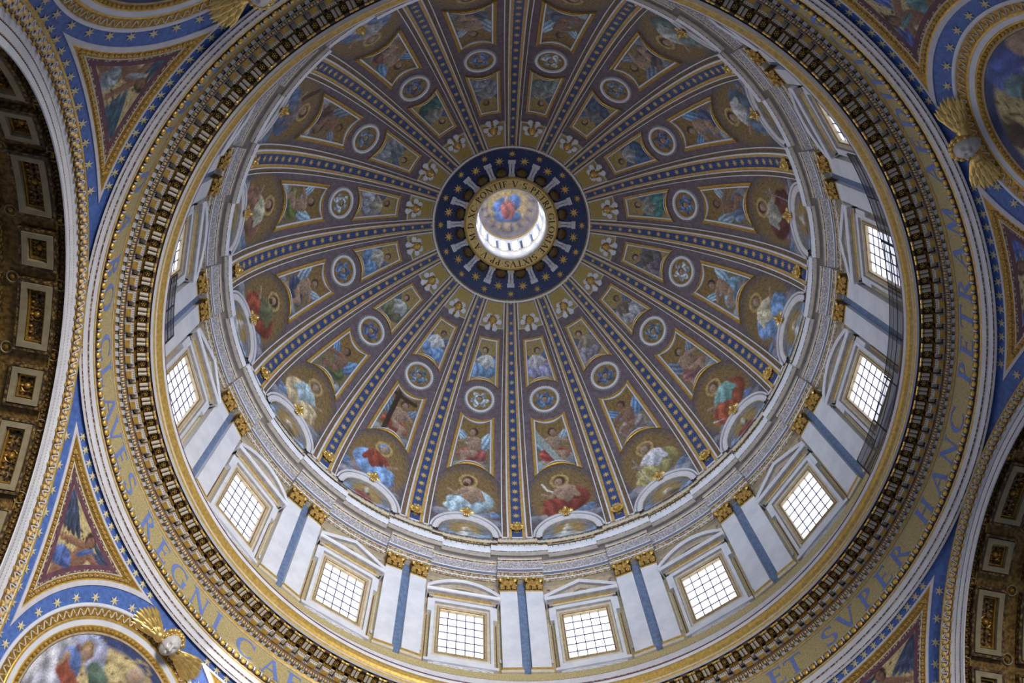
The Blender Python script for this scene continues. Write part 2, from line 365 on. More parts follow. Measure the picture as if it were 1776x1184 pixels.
# per sector, clockwise from the lowest rib: dress, mantle, bare torso, hair, lean, words
SC_F = [
 ((195, 212, 218), (160, 188, 208), 1, (95, 62, 45), -1, 'bare-chested bearded figure in a white and pale blue robe'),
 ((165, 70, 45), (110, 155, 215), 0, (110, 145, 200), 1, 'seated figure in blue hood and mantle over red'),
 ((165, 195, 212), (195, 175, 135), 0, (130, 110, 100), 1, 'seated figure in a pale blue shirt and cream robe'),
 ((120, 125, 85), (165, 70, 42), 0, (88, 60, 42), -1, 'seated figure in an orange red cloak and green robe'),
 ((190, 188, 160), (150, 105, 85), 0, (88, 60, 42), -1, 'seated figure in a cream shirt and wide brown cloak'),
 ((130, 120, 130), (85, 110, 160), 0, (88, 60, 42), -1, 'crouching figure in blue with a dark wooden beam'),
 ((165, 165, 175), (90, 125, 180), 0, (140, 120, 100), 1, 'seated figure in a pale grey shirt and blue robe'),
 ((125, 100, 90), (95, 85, 105), 0, (88, 60, 42), 1, 'dim figure in brown and plum robes'),
 ((125, 125, 145), (95, 105, 135), 0, (88, 60, 42), -1, 'dim figure in grey and slate robes'),
 ((175, 182, 180), (105, 130, 130), 0, (88, 60, 42), -1, 'seated figure in pale grey and teal robes'),
 ((195, 195, 200), (90, 120, 150), 0, (88, 60, 42), -1, 'bending figure in a white robe and steel blue cloak'),
 ((170, 170, 160), (110, 50, 45), 0, (88, 60, 42), 1, 'seated figure in dark red cloak with pale staff'),
 ((215, 205, 175), (105, 150, 210), 0, (130, 110, 85), 1, 'seated figure in cream tunic and bright blue cloak'),
 ((125, 180, 180), (175, 85, 48), 0, (120, 90, 70), -1, 'seated figure in teal robe and orange cloak with blade'),
 ((205, 205, 222), (175, 165, 100), 0, (150, 125, 90), -1, 'seated figure in white and yellow robe with staff'),
 ((175, 90, 60), (150, 60, 45), 1, (95, 65, 45), -1, 'bare-chested figure in a red robe with a white scroll')]
BP_F = [((180, 90, 85), (110, 160, 210)), ((180, 75, 55), (85, 120, 190)), ((100, 120, 70), (150, 175, 170)), ((75, 90, 130), (175, 175, 180)),
 ((120, 135, 60), (160, 175, 200)), ((110, 80, 75), (100, 120, 150)), ((140, 85, 70), (85, 110, 175)), ((90, 100, 130), (120, 120, 140)),
 ((85, 105, 145), (120, 125, 150)), ((105, 90, 95), (65, 80, 140)), ((80, 95, 150), (130, 130, 160)), ((110, 140, 180), (110, 130, 190)),
 ((120, 165, 200), (110, 150, 210)), ((165, 105, 105), (110, 150, 205)), ((160, 145, 150), (150, 185, 190)), ((185, 70, 60), (100, 130, 180))]
SP_F = [((110, 155, 210), (205, 205, 210)), ((100, 150, 210), (210, 212, 220)), ((125, 130, 95), (180, 185, 190)), ((95, 140, 195), (190, 185, 180)), ((160, 165, 185), (170, 165, 155)),
 ((140, 145, 160), (115, 135, 140)), ((65, 115, 115), (150, 150, 150)), ((130, 140, 160), (150, 150, 160)), ((125, 150, 150), (145, 155, 150)), ((80, 95, 130), (130, 130, 135)),
 ((65, 105, 155), (160, 160, 175)), ((70, 140, 140), (155, 155, 150)), ((125, 115, 130), (110, 105, 105)), ((165, 165, 175), (135, 120, 110)), ((150, 145, 165), (160, 145, 130)), ((150, 150, 195), (195, 190, 200))]
WG = [(150, 190, 220), (120, 140, 170), (100, 150, 205), (150, 175, 200)]
def colname(c):
    r, g, b = c; m = max(c); n = min(c)
    if m-n < 22: return 'grey' if m < 185 else 'white'
    if b >= m-1: return 'pale blue' if m > 195 else ('blue' if b-r > 40 else 'slate')
    if g >= m-1: return 'teal' if b > r else 'green'
    if r > 145 and g < 110: return 'red' if b < 75 else 'rose'
    return 'plum' if b > g else ('tan' if m > 150 else 'brown')

def dframe(p):
    """anchor axes on the dome at meridian angle p: columns = inward normal, sideways, up the meridian"""
    return np.array([[-math.cos(p), 0, -math.sin(p)], [0, 1., 0], [-math.sin(p), 0, math.cos(p)]]).T
def L(c): return np.array(srgb(*c))
bead_b, bead_s, bead_o, gdf_me = (m.mesh('frame', 60) for m in (BPF, SPF, OVF, GDF))
lun_me = LUNF.mesh('arch', 40); gdp_me = GDP.mesh('ground')
def inst(me_world, name, parent, anchor):            # shared mesh built in the sector frame, hung on an Empty at anchor
    return obj(name, me_world, parent, loc=(-anchor[0], -anchor[1], -anchor[2]))
def sc_uv(u, v, d=0):
    uu = np.clip(abs(u), 0, 1)
    pt = psi_r(18.25+.45*min(1.6, (u*2.57/2.0)**2)) - .02/RD; p = lerp(pt, .054, v); r = RC+RD*math.cos(p)
    return p, u*(r*math.tan(11.25*D2R)-rib_half(r)+.05)
CL = L((165, 168, 190)); CLB = L((110, 145, 195))
for i, az in enumerate(SECT):
    w = sect_words(i); dr, mn, bare, hair, f, words = SC_F[i]; dr, mn, hair = L(dr), L(mn), L(hair)
    # lower scene
    A = dome(.16, 0, 0)
    P, X, Y = pic_grid(sc_uv, 0, 84, 104, .03); Y = Y + 1.02
    def paint(cv):
        # gold ground rising behind the figure, plum corners, clouds below
        d = np.hypot(cv.X/2.3, (cv.Y-6.2)/3.0); cv.put((1.25-d)/.25, GMD*1.15)
        cv.cloud(-1.5*f, 3.4, 1.0, CL*.8, 7); cv.cloud(1.6*f, 3.7, .8, CL*.7, 6); cv.cloud(-1.9*f, 4.4, .6, CLB, 5); cv.cloud(0, 3.9, 1.2, TAU*2.2, 6)
        if i == 5: cv.cap(-2.0, 8.3, .6, 4.6, .22, .3, L((88, 62, 45)))
        figure(cv, -.15*f, 4.25, 4.1, dr, mn, f, SK, hair, bool(bare), True, None, i in (0, 3, 14))
        if i in (11, 14): cv.cap(1.35*f, 7.6, .9*f, 4.0, .05, .05, L((150, 150, 165)))
        if i == 13: cv.cap(-1.9, 5.2, -1.1, 4.6, .1, .03, L((190, 200, 215)))
        if i == 15: cv.cap(-1.5, 8.0, -1.1, 7.2, .1, .1, L((215, 215, 215))); cv.cap(-1.1, 7.2, -.75, 7.0, .1, .08, L((215, 215, 215)))
    t = root('mosaic_scene', az, A, label='%s, %s' % (words, w), cat='mosaic', group='large figures around the foot of the dome')
    picture('picture', P, t, A, paint, X, Y, TAU*1.05, 100+i)
    # lunette
    A = dome(.03, 0, 0); t = root('lunette_mosaic', az, A, label='arched lunette with a clouded bust, foot of %s' % w, cat='lunette', group='lunettes at the foot of the dome')
    def lu(u, v): a = math.pi*(1+u)/2; return None
    us = np.linspace(-1, 1, 30); vs = np.linspace(0, 1, 20)
    X = np.array([[2.06*math.sin(u*math.pi/2) for u in us] for v in vs]); Yt = np.array([[LY0 + .03 + v*(-.03+1.92*math.cos(u*math.pi/2)) for u in us] for v in vs])
    P = dome(Yt/RD, -X, .05); wt = i % 3
    def paint(cv):
        cv.put((1.2-np.hypot(cv.X/1.2, (cv.Y-2.2)/1.1))/.3, L((175, 145, 80)))
        cv.cloud(-1.5, 1.4, .5, L((120, 155, 205)), 6); cv.cloud(1.5, 1.4, .5, L((125, 160, 210)), 6); cv.cloud(0, 1.15, .6, L((200, 205, 210)), 4)
        q = [(175, 185, 190), (150, 75, 70), (130, 110, 80)][wt]; s = .1-.2*(i % 2)
        cv.ell(s*2, 1.55, .85, .50, .25*(1-2*(i % 2)), L(q), fold=.3); cv.ell(s, 2.32, .30, .36, 0, L((185, 185, 180)) if wt != 1 else HAIR); cv.ell(s*1.3, 2.26, .2, .27, 0, SK)
        if i % 2: cv.cap(s, 2.5, s, 3.0, .22, .1, L((190, 195, 190)))
    picture('picture', P, t, A, paint, X, Yt, L((128, 135, 150)), 300+i); inst(lun_me, 'arch', t, A)
    # tall panel with a standing child angel
    A = dome(psi_r(17), 0, 0); c1, c2 = BP_F[i]; fl = 1 if i % 2 else -1
    P, X, Y = pic_grid(bp_uv, .37, 52, 66, .06)
    prop = {1: (-.2, -.1, -.2, 1.3, .06, L((75, 52, 40))), 15: (-.45, 1.1, .12, -.05, .075, L((165, 180, 178)))}.get(i)
    def paint(cv):
        cv.put(np.clip(1.2-cv.Y/3.0, 0, .8)*.5, L((120, 125, 130)))
        if i == 1: cv.cap(-1.2, 5.0, .9, 4.9, .2, .2, L((75, 52, 40)))
        angel(cv, 0, .95, 3.7, L(c1), L(WG[i % 4]), fl, [SK, SK2][i % 3 == 2], HAIR, prop)
    t = root('angel_mosaic', az, A, label='large framed angel with %s drapery above big figure, %s' % (colname(c1), w), cat='mosaic', group='large framed angels of the dome')
    picture('picture', P, t, A, paint, X, Y, GM, 500+i); inst(bead_b, 'frame', t, A)
    # round medallion
    A = dome(po, 0, 0); q = np.linspace(.02, 1.0, 16); a = np.arange(56)*2*math.pi/56
    Rr = np.outer(q, np.ones(56))*1.08; X = -Rr*np.cos(a); Y = Rr*np.sin(a); P = dome(po+Y/RD, -X, .05)
    wc = [(90, 130, 190), (175, 190, 205), (110, 140, 170), (85, 110, 165)][(i*5+1) % 4]
    t = root('seraph_medallion', az, A, label='round seraph medallion with %s wings, %s' % (colname(wc), w), cat='medallion', group='round medallions of the dome')
    picture('picture', P, t, A, lambda cv: seraph(cv, 1.02, L(wc)), X, Y, GM, 700+i, True); inst(bead_o, 'frame', t, A)
    # small framed angel
    A = dome(psi_r(11.7), 0, 0); c1, c2 = SP_F[i]
    P, X, Y = pic_grid(sp_uv, .28, 34, 56, .05)
    def paint(cv): figure(cv, 0, .62, 2.75, L(c2), L(c1), fl, [SK, SK2][i % 3 == 1], HAIR, False, False, L((100, 115, 150)))
    t = root('angel_mosaic', az, A, label='small framed angel in %s robe near the eye, %s' % (colname(c1), w), cat='mosaic', group='small framed angels of the dome')
    picture('picture', P, t, A, paint, X, Y, GM2*1.15, 900+i); inst(bead_s, 'frame', t, A)
    # gold ground by the eye
    A = dome(psi_r(8.1), 0, 0); t = root('gold_field', az, A, label='small gold mosaic field beside the eye, %s' % w, cat='mosaic', group='gold fields around the eye')
    inst(gdp_me, 'ground', t, A); inst(gdf_me, 'frame', t, A)

# ------------------------------------------------------------------ winged heads and lion masks (built in axes: n towards the viewer, t sideways, u up)
def head(mb, c, s, skin, nu=20, nv=14, k=1.):
    a = np.arange(nu)*2*math.pi/nu; b = np.linspace(-math.pi/2, math.pi/2, nv); P = []
    for q in b:
        row = []
        for p in a:
            n, t, u = math.cos(q)*math.cos(p), math.cos(q)*math.sin(p), math.sin(q); g = lambda t0, u0, w: math.exp(-((t-t0)**2+(u-u0)**2)/w)*(n > 0)
            d = 1 + .34*g(0, -.14, .018) + .10*g(0, .1, .016) - .17*g(.33, .10, .022) - .17*g(-.33, .10, .022) + .05*g(.33, .08, .006) + .05*g(-.33, .08, .006) + .07*g(.33, .30, .02) + .07*g(-.33, .30, .02) + .06*g(.4, -.25, .06) + .06*g(-.4, -.25, .06) + .08*g(0, -.62, .03) - .12*g(0, -.41, .012)*1 + .09*g(0, -.33, .010) + .09*g(0, -.50, .010) - .09*g(.2, -.41, .006) - .09*g(-.2, -.41, .006); d = 1+(d-1)*k
            row.append((n*.92*d*s+c[0], t*.80*d*s*(1-.12*(u < -.3))+c[1], u*1.0*d*s+c[2]))
        P.append(row)
    mb.grid(np.array(P), skin, True)
def wing(mb, side, base, s, m, ang, rows=((1.0, 9), (.66, 7), (.38, 5)), spread=70):
    """rows of long feathers fanned from the shoulder, shorter rows on top"""
    for k, (ln, n) in enumerate(rows):
        for j in range(n):
            a = (ang - spread/2 + spread*j/(n-1))*D2R; l = s*ln*(1-.28*abs(j/(n-1)-.45)); d = np.array([0, side*math.cos(a), math.sin(a)]); e = np.array([0, -side*math.sin(a), math.cos(a)])
            R = np.array([d, e, np.cross(d, e)]).T
            mb.ball(np.array(base) + d*l*.5 + np.array([.05*s*(k+1)+.02*s*(j % 2), 0, 0]), (l*.55, s*.085*(1.1-.12*k), s*.05), m, 7, 5, R)
    mb.ball(np.array(base)+np.array([.12*s, side*.1*s, 0]), (.16*s, .2*s, .16*s), m, 8, 6)
def curls(mb, c, s, m, n, seed, r=.2):
    g = np.random.default_rng(seed)
    for k in range(n):
        a = math.pi*(-.12 + 1.24*k/(n-1)); q = 1+.06*g.standard_normal()
        mb.ball((c[0]+.15*s*g.uniform(-1, 1), c[1]+.86*s*q*math.cos(a), c[2]+.98*s*q*math.sin(a)), s*r*g.uniform(.8, 1.2), m, 6, 5)
        mb.ball((c[0]-.3*s, c[1]+.7*s*math.cos(a), c[2]+.8*s*math.sin(a)), s*r*1.3, m, 6, 5)
def thing_on(name, az, anchor, ax, parts, **k):
    t = obj(name, None, **k); B = rot(az); p = B @ np.asarray(anchor); R = B @ ax
    t.matrix_world = Matrix(((*R[0], p[0]), (*R[1], p[1]), (*R[2], p[2]), (0, 0, 0, 1)))
    first = None
    for nm, me in parts:
        o = obj(nm, me, first if nm in ('hair', 'scroll', 'mane') else t); first = first or o
    return t
def mk(name, fn, smooth=60): mb = MB(); fn(mb); return mb.mesh(name, smooth)
# white-winged gilt heads beside the eye
m_head = mk('head', lambda mb: (head(mb, (.30, 0, .05), .36, 'gilt', 16, 12), curls(mb, (.26, 0, .08), .38, 'gold_dark', 9, 3, .26)))
m_wl = mk('wing', lambda mb: [wing(mb, 1, (.06, .12, .05+.1*k), .80, 'marble', a, ((1.0, 6), (.62, 5)), 42) for k, a in ((0, 66), (-1, 14), (-2, -66))])
m_wr = mk('wing', lambda mb: [wing(mb, -1, (.06, -.12, .05+.1*k), .80, 'marble', a, ((1.0, 6), (.62, 5)), 42) for k, a in ((0, 66), (-1, 14), (-2, -66))])
m_gown = mk('scroll', lambda mb: (mb.ball((.14, 0, -.42), (.10, .12, .22), 'gold_dark'), mb.ball((.12, .1, -.54), (.07, .05, .12), 'gold'), mb.ball((.12, -.1, -.54), (.07, .05, .12), 'gold')))
# small gilt heads on the lunettes, lion masks at the rib feet
m_lh = mk('head', lambda mb: (head(mb, (.30, 0, .02), .27, 'gilt', 14, 10), curls(mb, (.24, 0, .02), .29, 'gilt', 8, 5, .3)))
m_lw1 = mk('wing', lambda mb: wing(mb, 1, (.12, .15, .0), .48, 'gilt', 5, ((1.0, 5), (.6, 4)), 80)); m_lw2 = mk('wing', lambda mb: wing(mb, -1, (.12, -.15, .0), .48, 'gilt', 5, ((1.0, 5), (.6, 4)), 80))
m_lb = mk('scroll', lambda mb: [mb.ball((.16, .11*q, -.36), (.10, .09, .22), 'gilt') for q in (-1.4, 0, 1.4)])
def lion(mb):
    g = np.random.default_rng(2)
    mb.ball((.24, 0, .02), (.26, .27, .30), 'gilt', 12, 9); mb.ball((.46, 0, -.06), (.14, .14, .11), 'gilt', 8, 6); mb.ball((.54, 0, .0), (.06, .07, .05), 'gilt', 6, 5)
    for q in (-1, 1): mb.ball((.42, .11*q, .10), (.05, .06, .04), 'gold_dark', 6, 5); mb.ball((.30, .22*q, .27), .08, 'gilt', 6, 5)
    mb.ball((.44, 0, -.17), (.07, .08, .03), 'gold_dark', 6, 5)
m_lion = mk('head', lion)
def mane(mb):
    for k in range(18):
        a = k*2*math.pi/18; R = np.array([[1, 0, 0], [0, math.cos(a), -math.sin(a)], [0, math.sin(a), math.cos(a)]])
        mb.ball((.14+.04*(k % 2), .40*math.cos(a), .42*math.sin(a)), (.07, .17, .075), 'gilt', 6, 5, R)
m_mane = mk('mane', mane)
for i, az in enumerate(SECT):
    w = sect_words(i); p = psi_r(8.75)
    thing_on('cherub_relief', az, dome(p, 0, .05), dframe(p), [('head', m_head), ('wing', m_wl), ('wing', m_wr), ('scroll', m_gown)],
             label='gilt cherub head with white wings by the eye, %s' % w, cat='relief', group='winged heads around the eye')
    p = (LY0+2.95)/RD
    thing_on('cherub', az, dome(p, 0, .25), dframe(p), [('head', m_lh), ('wing', m_lw1), ('wing', m_lw2), ('scroll', m_lb)],
             label='gilt cherub head on top of the lunette arch, %s' % w, cat='relief', group='gilt heads on the lunettes')
for i, az in enumerate(RIBS):
    p = .115
    thing_on('lion_mask', az, dome(p, 0, .2), dframe(p), [('head', m_lion), ('mane', m_mane)], label='gilt lion mask at the foot of %s' % rib_words(i), cat='mask', group='lion masks at the rib feet')

# ------------------------------------------------------------------ letters: Roman capitals drawn as strokes in a unit-high box
def glyph(ch):
    T, H = .17, .075; q = []
    def st(x0, y0, x1, y1, w): 
        d = np.array([x1-x0, y1-y0]); d = d/np.linalg.norm(d); n = np.array([-d[1], d[0]])*w/2
        q.append([(x0+n[0], y0+n[1]), (x0-n[0], y0-n[1]), (x1-n[0], y1-n[1]), (x1+n[0], y1+n[1])])
    def sf(x, y, w=.34): st(x-w/2, y, x+w/2, y, .05)
    def arc(cx, cy, rx, ry, a0, a1, n=14, thick=None):
        a = np.radians(np.linspace(a0, a1, n+1)); 
        for k in range(n):
            w = [H*.8+(T*1.1-H*.8)*abs(math.cos(t)) for t in (a[k], a[k+1])]
            q.append([(cx+(rx+s*w[j]/2)*math.cos(a[k+j]), cy+(ry+s*H/2)*math.sin(a[k+j])) for j, s in ((0, 1), (0, -1), (1, -1), (1, 1))])
    if ch == 'I': st(.2, 0, .2, 1, T); sf(.2, .02); sf(.2, .98); w = .4
    elif ch == 'L': st(.2, 0, .2, 1, T); sf(.2, .98); sf(.15, .02, .3); st(.2, .04, .66, .04, H); st(.66, 0, .70, .22, .05); w = .75
    elif ch in 'EF':
        st(.2, 0, .2, 1, T); sf(.14, .98, .3); st(.2, .96, .62, .96, H); st(.62, 1, .64, .8, .05); st(.2, .52, .52, .52, H); st(.52, .62, .52, .42, .05); sf(.15, .02, .3)
        if ch == 'E': st(.2, .04, .66, .04, H); st(.66, 0, .69, .22, .05)
        w = .75
    elif ch == 'T': st(.4, 0, .4, 1, T); st(.02, .96, .78, .96, H); st(.02, 1, 0, .78, .05); st(.78, 1, .8, .78, .05); sf(.4, .02); w = .8
    elif ch == 'H': st(.2, 0, .2, 1, T); st(.72, 0, .72, 1, T); st(.2, .52, .72, .52, H); [sf(x, y, .3) for x in (.2, .72) for y in (.02, .98)]; w = .92
    elif ch == 'N': st(.15, 0, .15, 1, H); st(.12, 1, .80, 0, T); st(.80, 0, .80, 1, H); sf(.15, .02, .28); sf(.80, .98, .28); sf(.08, .98, .2); w = .95
    elif ch == 'V': st(.1, 1, .44, 0, T); st(.78, 1, .46, 0, H); sf(.1, .98, .3); sf(.78, .98, .26); w = .88
    elif ch == 'A': st(.1, 0, .44, 1, H); st(.46, 1, .78, 0, T); st(.22, .36, .66, .36, H); sf(.1, .02, .26); sf(.78, .02, .3); w = .88
    elif ch == 'X': st(.1, 1, .75, 0, T); st(.1, 0, .72, 1, H); [sf(x, y, .26) for x in (.1, .74) for y in (.02, .98)]; w = .85
    elif ch == 'M': st(.12, 0, .18, 1, H); st(.18, 1, .5, .05, T); st(.5, .05, .82, 1, H); st(.82, 1, .9, 0, T); sf(.12, .02, .26); sf(.9, .02, .3); w = 1.05
    elif ch in 'PRB':
        st(.2, 0, .2, 1, T); sf(.17, .98, .3); sf(.2, .02, .34); arc(.3, .74, .27, .23, -90, 90); st(.2, .97, .3, .97, H); st(.2, .51, .3, .51, H)
        if ch == 'R': st(.38, .5, .76, .02, T*.9); sf(.76, .02, .2)
        if ch == 'B': arc(.3, .27, .32, .24, -90, 90); st(.2, .03, .3, .03, H)
        w = .8 if ch != 'P' else .7
    elif ch == 'D': st(.2, 0, .2, 1, T); sf(.17, .98, .3); sf(.17, .02, .3); arc(.3, .5, .46, .46, -90, 90, 18); st(.2, .96, .3, .96, H); st(.2, .04, .3, .04, H); w = .9
    elif ch == 'O': arc(.48, .5, .4, .47, 0, 360, 26); w = .96
    elif ch in 'CG':
        arc(.5, .5, .42, .47, 42, 318, 22); st(.82, .98, .84, .74, .05); w = .9
        if ch == 'G': st(.8, .1, .8, .45, T*.9); sf(.8, .46, .28)
    elif ch == 'S':
        arc(.34, .735, .22, .225, 30, 270, 12); arc(.34, .265, .25, .235, -150, 90, 12); st(.55, .98, .56, .78, .05); st(.1, .22, .11, .02, .05); w = .68
    elif ch == '.': q.append([(.12, .5), (.2, .42), (.28, .5), (.2, .58)]); w = .4
    else: w = .4
    return q, w

# ------------------------------------------------------------------ the eye: blue starred ring, brackets, inscription and lantern
mb = MB(); pe = np.linspace(psi_r(6.95), psi_r(4.3), 10)
mb.grid(np.array([[dome(p, 0, .10) @ rot(a).T for a in FULL[::3]] for p in pe]), 'blue_deep')
sweep(mb, [(7.02, float(dome(psi_r(7.02), 0, .05)[2]), 'cream'), (6.98, float(dome(psi_r(6.98), 0, .3)[2]), 'marble'), (6.84, float(dome(psi_r(6.84), 0, .30)[2]), 'gold'), (6.74, float(dome(psi_r(6.74), 0, .1)[2]), 'gold')], FULL[::2])
eye = obj('trim_1', mb.mesh('eye_ring', 40), kind='structure', label='deep blue ring with gilt stars around the eye of the dome', cat='ring')
def star_mesh(R, m, n=8, h=.05):
    mb = MB(); P = [(q*math.cos(a)*0, q*math.cos(a), q*math.sin(a)) for q, a in star(n, R, R*.38)]
    mb.add([(h, 0, 0)]+P, [(0, 1+j, 1+(j+1) % (2*n)) for j in range(2*n)], m); return mb.mesh('star')
sb, ss = star_mesh(.46, 'gilt'), star_mesh(.36, 'gilt', 8)
def on_dome(name, me, az, p, h, parent, t=0):
    B = rot(az); a = B @ dome(p, t, h); R = B @ dframe(p)
    return obj(name, me, parent, M=Matrix(((*R[0], a[0]), (*R[1], a[1]), (*R[2], a[2]), (0, 0, 0, 1))))
for k in range(16):
    on_dome('star', sb, SECT[k], psi_r(5.72), .13, eye); on_dome('star', ss, RIBS[k], psi_r(6.32), .13, eye)
def bracket(mb):
    for q in (-1, 1):
        mb.box((4.25, q*.13-.10, 93.55), (5.3, q*.13+.10, 93.95), 'marble'); mb.box((5.0, q*.14-.12, 93.30), (5.55, q*.14+.12, 93.95), 'lilac_stone')
    mb.box((4.25, -.06, 93.7), (5.3, .06, 93.9), 'grey_stone'); mb.box((5.38, -.34, 93.2), (5.72, .34, 93.8), 'marble'); mb.box((4.2, -.3, 93.5), (4.45, .3, 94.0), 'cream')
m_br = mk('bracket', bracket, 0)
def shell(mb):
    mb.ball((4.62, 0, 93.62), (.42, .50, .18), 'bronze_shell', 12, 6)
    for k in range(7): a = (k-3)*.38; mb.ball((4.62+.36*math.cos(a), .44*math.sin(a), 93.55), (.12, .09, .12), 'bronze_shell', 6, 4)
m_sh = mk('shell', shell)
for k in range(16): obj('bracket', m_br, eye, rz=RIBS[k]); obj('shell', m_sh, eye, rz=SECT[k])
mb = sweep(MB(), [(3.10, 94.6, 'cream'), (3.08, 93.75, 'grey_stone'), (3.14, 93.42, 'cream'), (3.26, 93.36, 'ring_gold'), (3.98, 93.36, 'ring_gold'), (4.02, 93.28, 'gold'), (4.16, 93.34, 'cream'), (4.22, 93.55, 'cream'), (4.3, 94.1, 'cream')], FULL[::2])
ring = obj('trim_2', mb.mesh('letter_ring', 40), kind='structure', label='gilt ring lettered in dark Roman capitals around the lantern opening', cat='ring')
def inscribe(items, R_of, m):
    mb = MB()
    for ch, az, wfac, sx in items:
        q, w = glyph(ch)
        for P in q: mb.add([R_of(az, (x-w/2)*wfac*sx, y) for x, y in P], [(0, 1, 2, 3)], m)
    return mb.mesh('lettering')
txt = 'S.PETRI.GLORIAE.SIXTVS.PP.V.A.M.D.XC.PONTIF.V.'; txt = txt.replace('PETRI.GLORIAE.SIXTVS', 'PETRI GLORIAE SIXTVS')
ws = np.array([glyph(c)[1]+.10 for c in txt]); cum = np.cumsum(ws)-ws/2; tot = ws.sum(); AZ0 = -90+19
items = [(c, AZ0 + 360*(q)/tot - 4, .50*0+ (2*math.pi*3.6/tot)*.95, 1) for c, q in zip(txt, cum)]
def ring_pt(az, x, y):   # tops outwards
    r = 3.34 + .56*y; a = az*D2R + x/3.6; return (r*math.cos(a), r*math.sin(a), 93.345)
obj('lettering', inscribe(items, ring_pt, 'letter_dark'), ring)
pane_mat('lantern_daylight', LANT)
mb = MB(); LZ = [(3.10, 94.5, 'lilac_stone'), (3.10, 96.3, 'cream'), (2.98, 96.4, 'gold'), (2.98, 96.6, 'marble'), (3.1, 96.7, 'marble')]
sweep(mb, LZ, FULL[::3]); sweep(mb, [(3.1, 100.9, 'marble'), (2.95, 101.0, 'cream'), (2.9, 101.3, 'gold'), (2.95, 101.5, 'marble'), (3.05, 101.7, 'marble'), (3.05, 102.6, 'gold'), (2.95, 102.8, 'gold'), (2.98, 103.1, 'cream'), (3.05, 103.2, 'cream')], FULL[::3])
for k in range(16):
    for s in (-1, 1): mb.box((2.92, s*.24-.11, 96.6), (3.25, s*.24+.11, 101.0), 'marble', rot(RIBS[k]))
lant = obj('wall_lantern', mb.mesh('lantern', 30), kind='structure', label='white lantern wall pierced by bright windows above the eye', cat='lantern')
lp = mk('pane', lambda mb: mb.grid(np.array([[(3.12*math.cos(a), 3.12*math.sin(a), z) for a in np.linspace(-.115, .115, 5)] for z in (96.7, 100.9)]), 'lantern_daylight'), 0)
lo = mk('pane', lambda mb: mb.grid(np.array([[(3.06*math.cos(a), 3.06*math.sin(a), z) for a in np.linspace(-.08, .08, 5)] for z in (95.0, 95.9)]), 'lantern_daylight'), 0)
ln = mk('mullion', lambda mb: [mb.box((3.0, -.36, z-.03), (3.06, .36, z+.03), 'grey_stone') for z in (97.6, 98.6, 99.6)]+[mb.box((3.0, -.03, 96.7), (3.06, .03, 100.9), 'grey_stone')], 0)
for k in range(16): obj('pane', lp, lant, rz=SECT[k]); obj('pane', lo, lant, rz=SECT[k]); obj('mullion', ln, lant, rz=SECT[k])
# painted vault of the lantern: a robed figure on a golden cloud (a generic one)
q = np.linspace(0.02, 1, 22); a = np.arange(72)*2*math.pi/72; Rr = np.outer(q, np.ones(72))
P = np.stack([3.05*Rr*np.cos(a), 3.05*Rr*np.sin(a), 103.2 + 2.9*np.sqrt(np.maximum(0, 1-Rr**2))], -1)
mb = MB(); mb.grid(P, 'picture', True); me = mb.mesh('lantern_vault', 180)
cv = Cv(3*Rr*np.cos(a), -3*Rr*np.sin(a), L((205, 180, 120)), 5); cv.put((np.hypot(cv.X, cv.Y)-1.9)/.9, L((165, 155, 160)))
cv.put((1.5-np.hypot(cv.X, cv.Y+.2))/.4, L((215, 180, 95)))
for k in range(16): b = k*math.pi/8+.2; cv.ell(2.3*math.cos(b), 2.3*math.sin(b), .4, .22, b, L((150, 140, 150)))
cv.ell(0, -1.25, 1.4, .6, 0, L((100, 140, 205)), fold=.2); cv.ell(-.7, -.1, .95, .55, .7, L((95, 140, 215)), fold=.3); cv.ell(.65, .1, .65, .85, -.2, L((95, 135, 210)), fold=.2)
cv.ell(.05, -.6, .70, .95, 0, L((205, 110, 100)), fold=.3); cv.ell(.0, .35, .27, .3, 0, L((190, 175, 165))); cv.ell(.02, .28, .17, .21, 0, SK)
colour(me, cv.c)
obj('ceiling_lantern', me, kind='structure', label='small painted vault of the lantern with a red-robed figure in a blue cloud', cat='vault')

# ------------------------------------------------------------------ drum wall, windows, pilasters
OPEN = 1.43; OZ0, OZ1 = 57.05, 61.95; RW = 20.9
mb = MB()
for c in SECT:
    da = math.degrees(OPEN/RW); a = np.linspace(c+da, c+22.5-da, 13)*D2R
    for z0, z1 in ((55.2, OZ0), (OZ0, OZ1), (OZ1, 66.4)): mb.grid(np.array([np.stack([RW*np.cos(a), RW*np.sin(a), 0*a+z], -1) for z in (z0, z1)]), 'gold_mosaic' if z1 < 66 else 'tan_stone')
    a = np.linspace(c-da, c+da, 7)*D2R
    for z0, z1 in ((55.2, OZ0), (OZ1, 66.4)): mb.grid(np.array([np.stack([RW*np.cos(a), RW*np.sin(a), 0*a+z], -1) for z in (z0, z1)]), 'gold_mosaic')
wall = obj('wall_drum', mb.mesh('drum', 180), kind='structure', label='cylindrical drum wall with sixteen windows below the dome', cat='wall')
def rect(hw, z0, z1, x): return [(x, -hw, z0), (x, hw, z0), (x, hw, z1), (x, -hw, z1)]
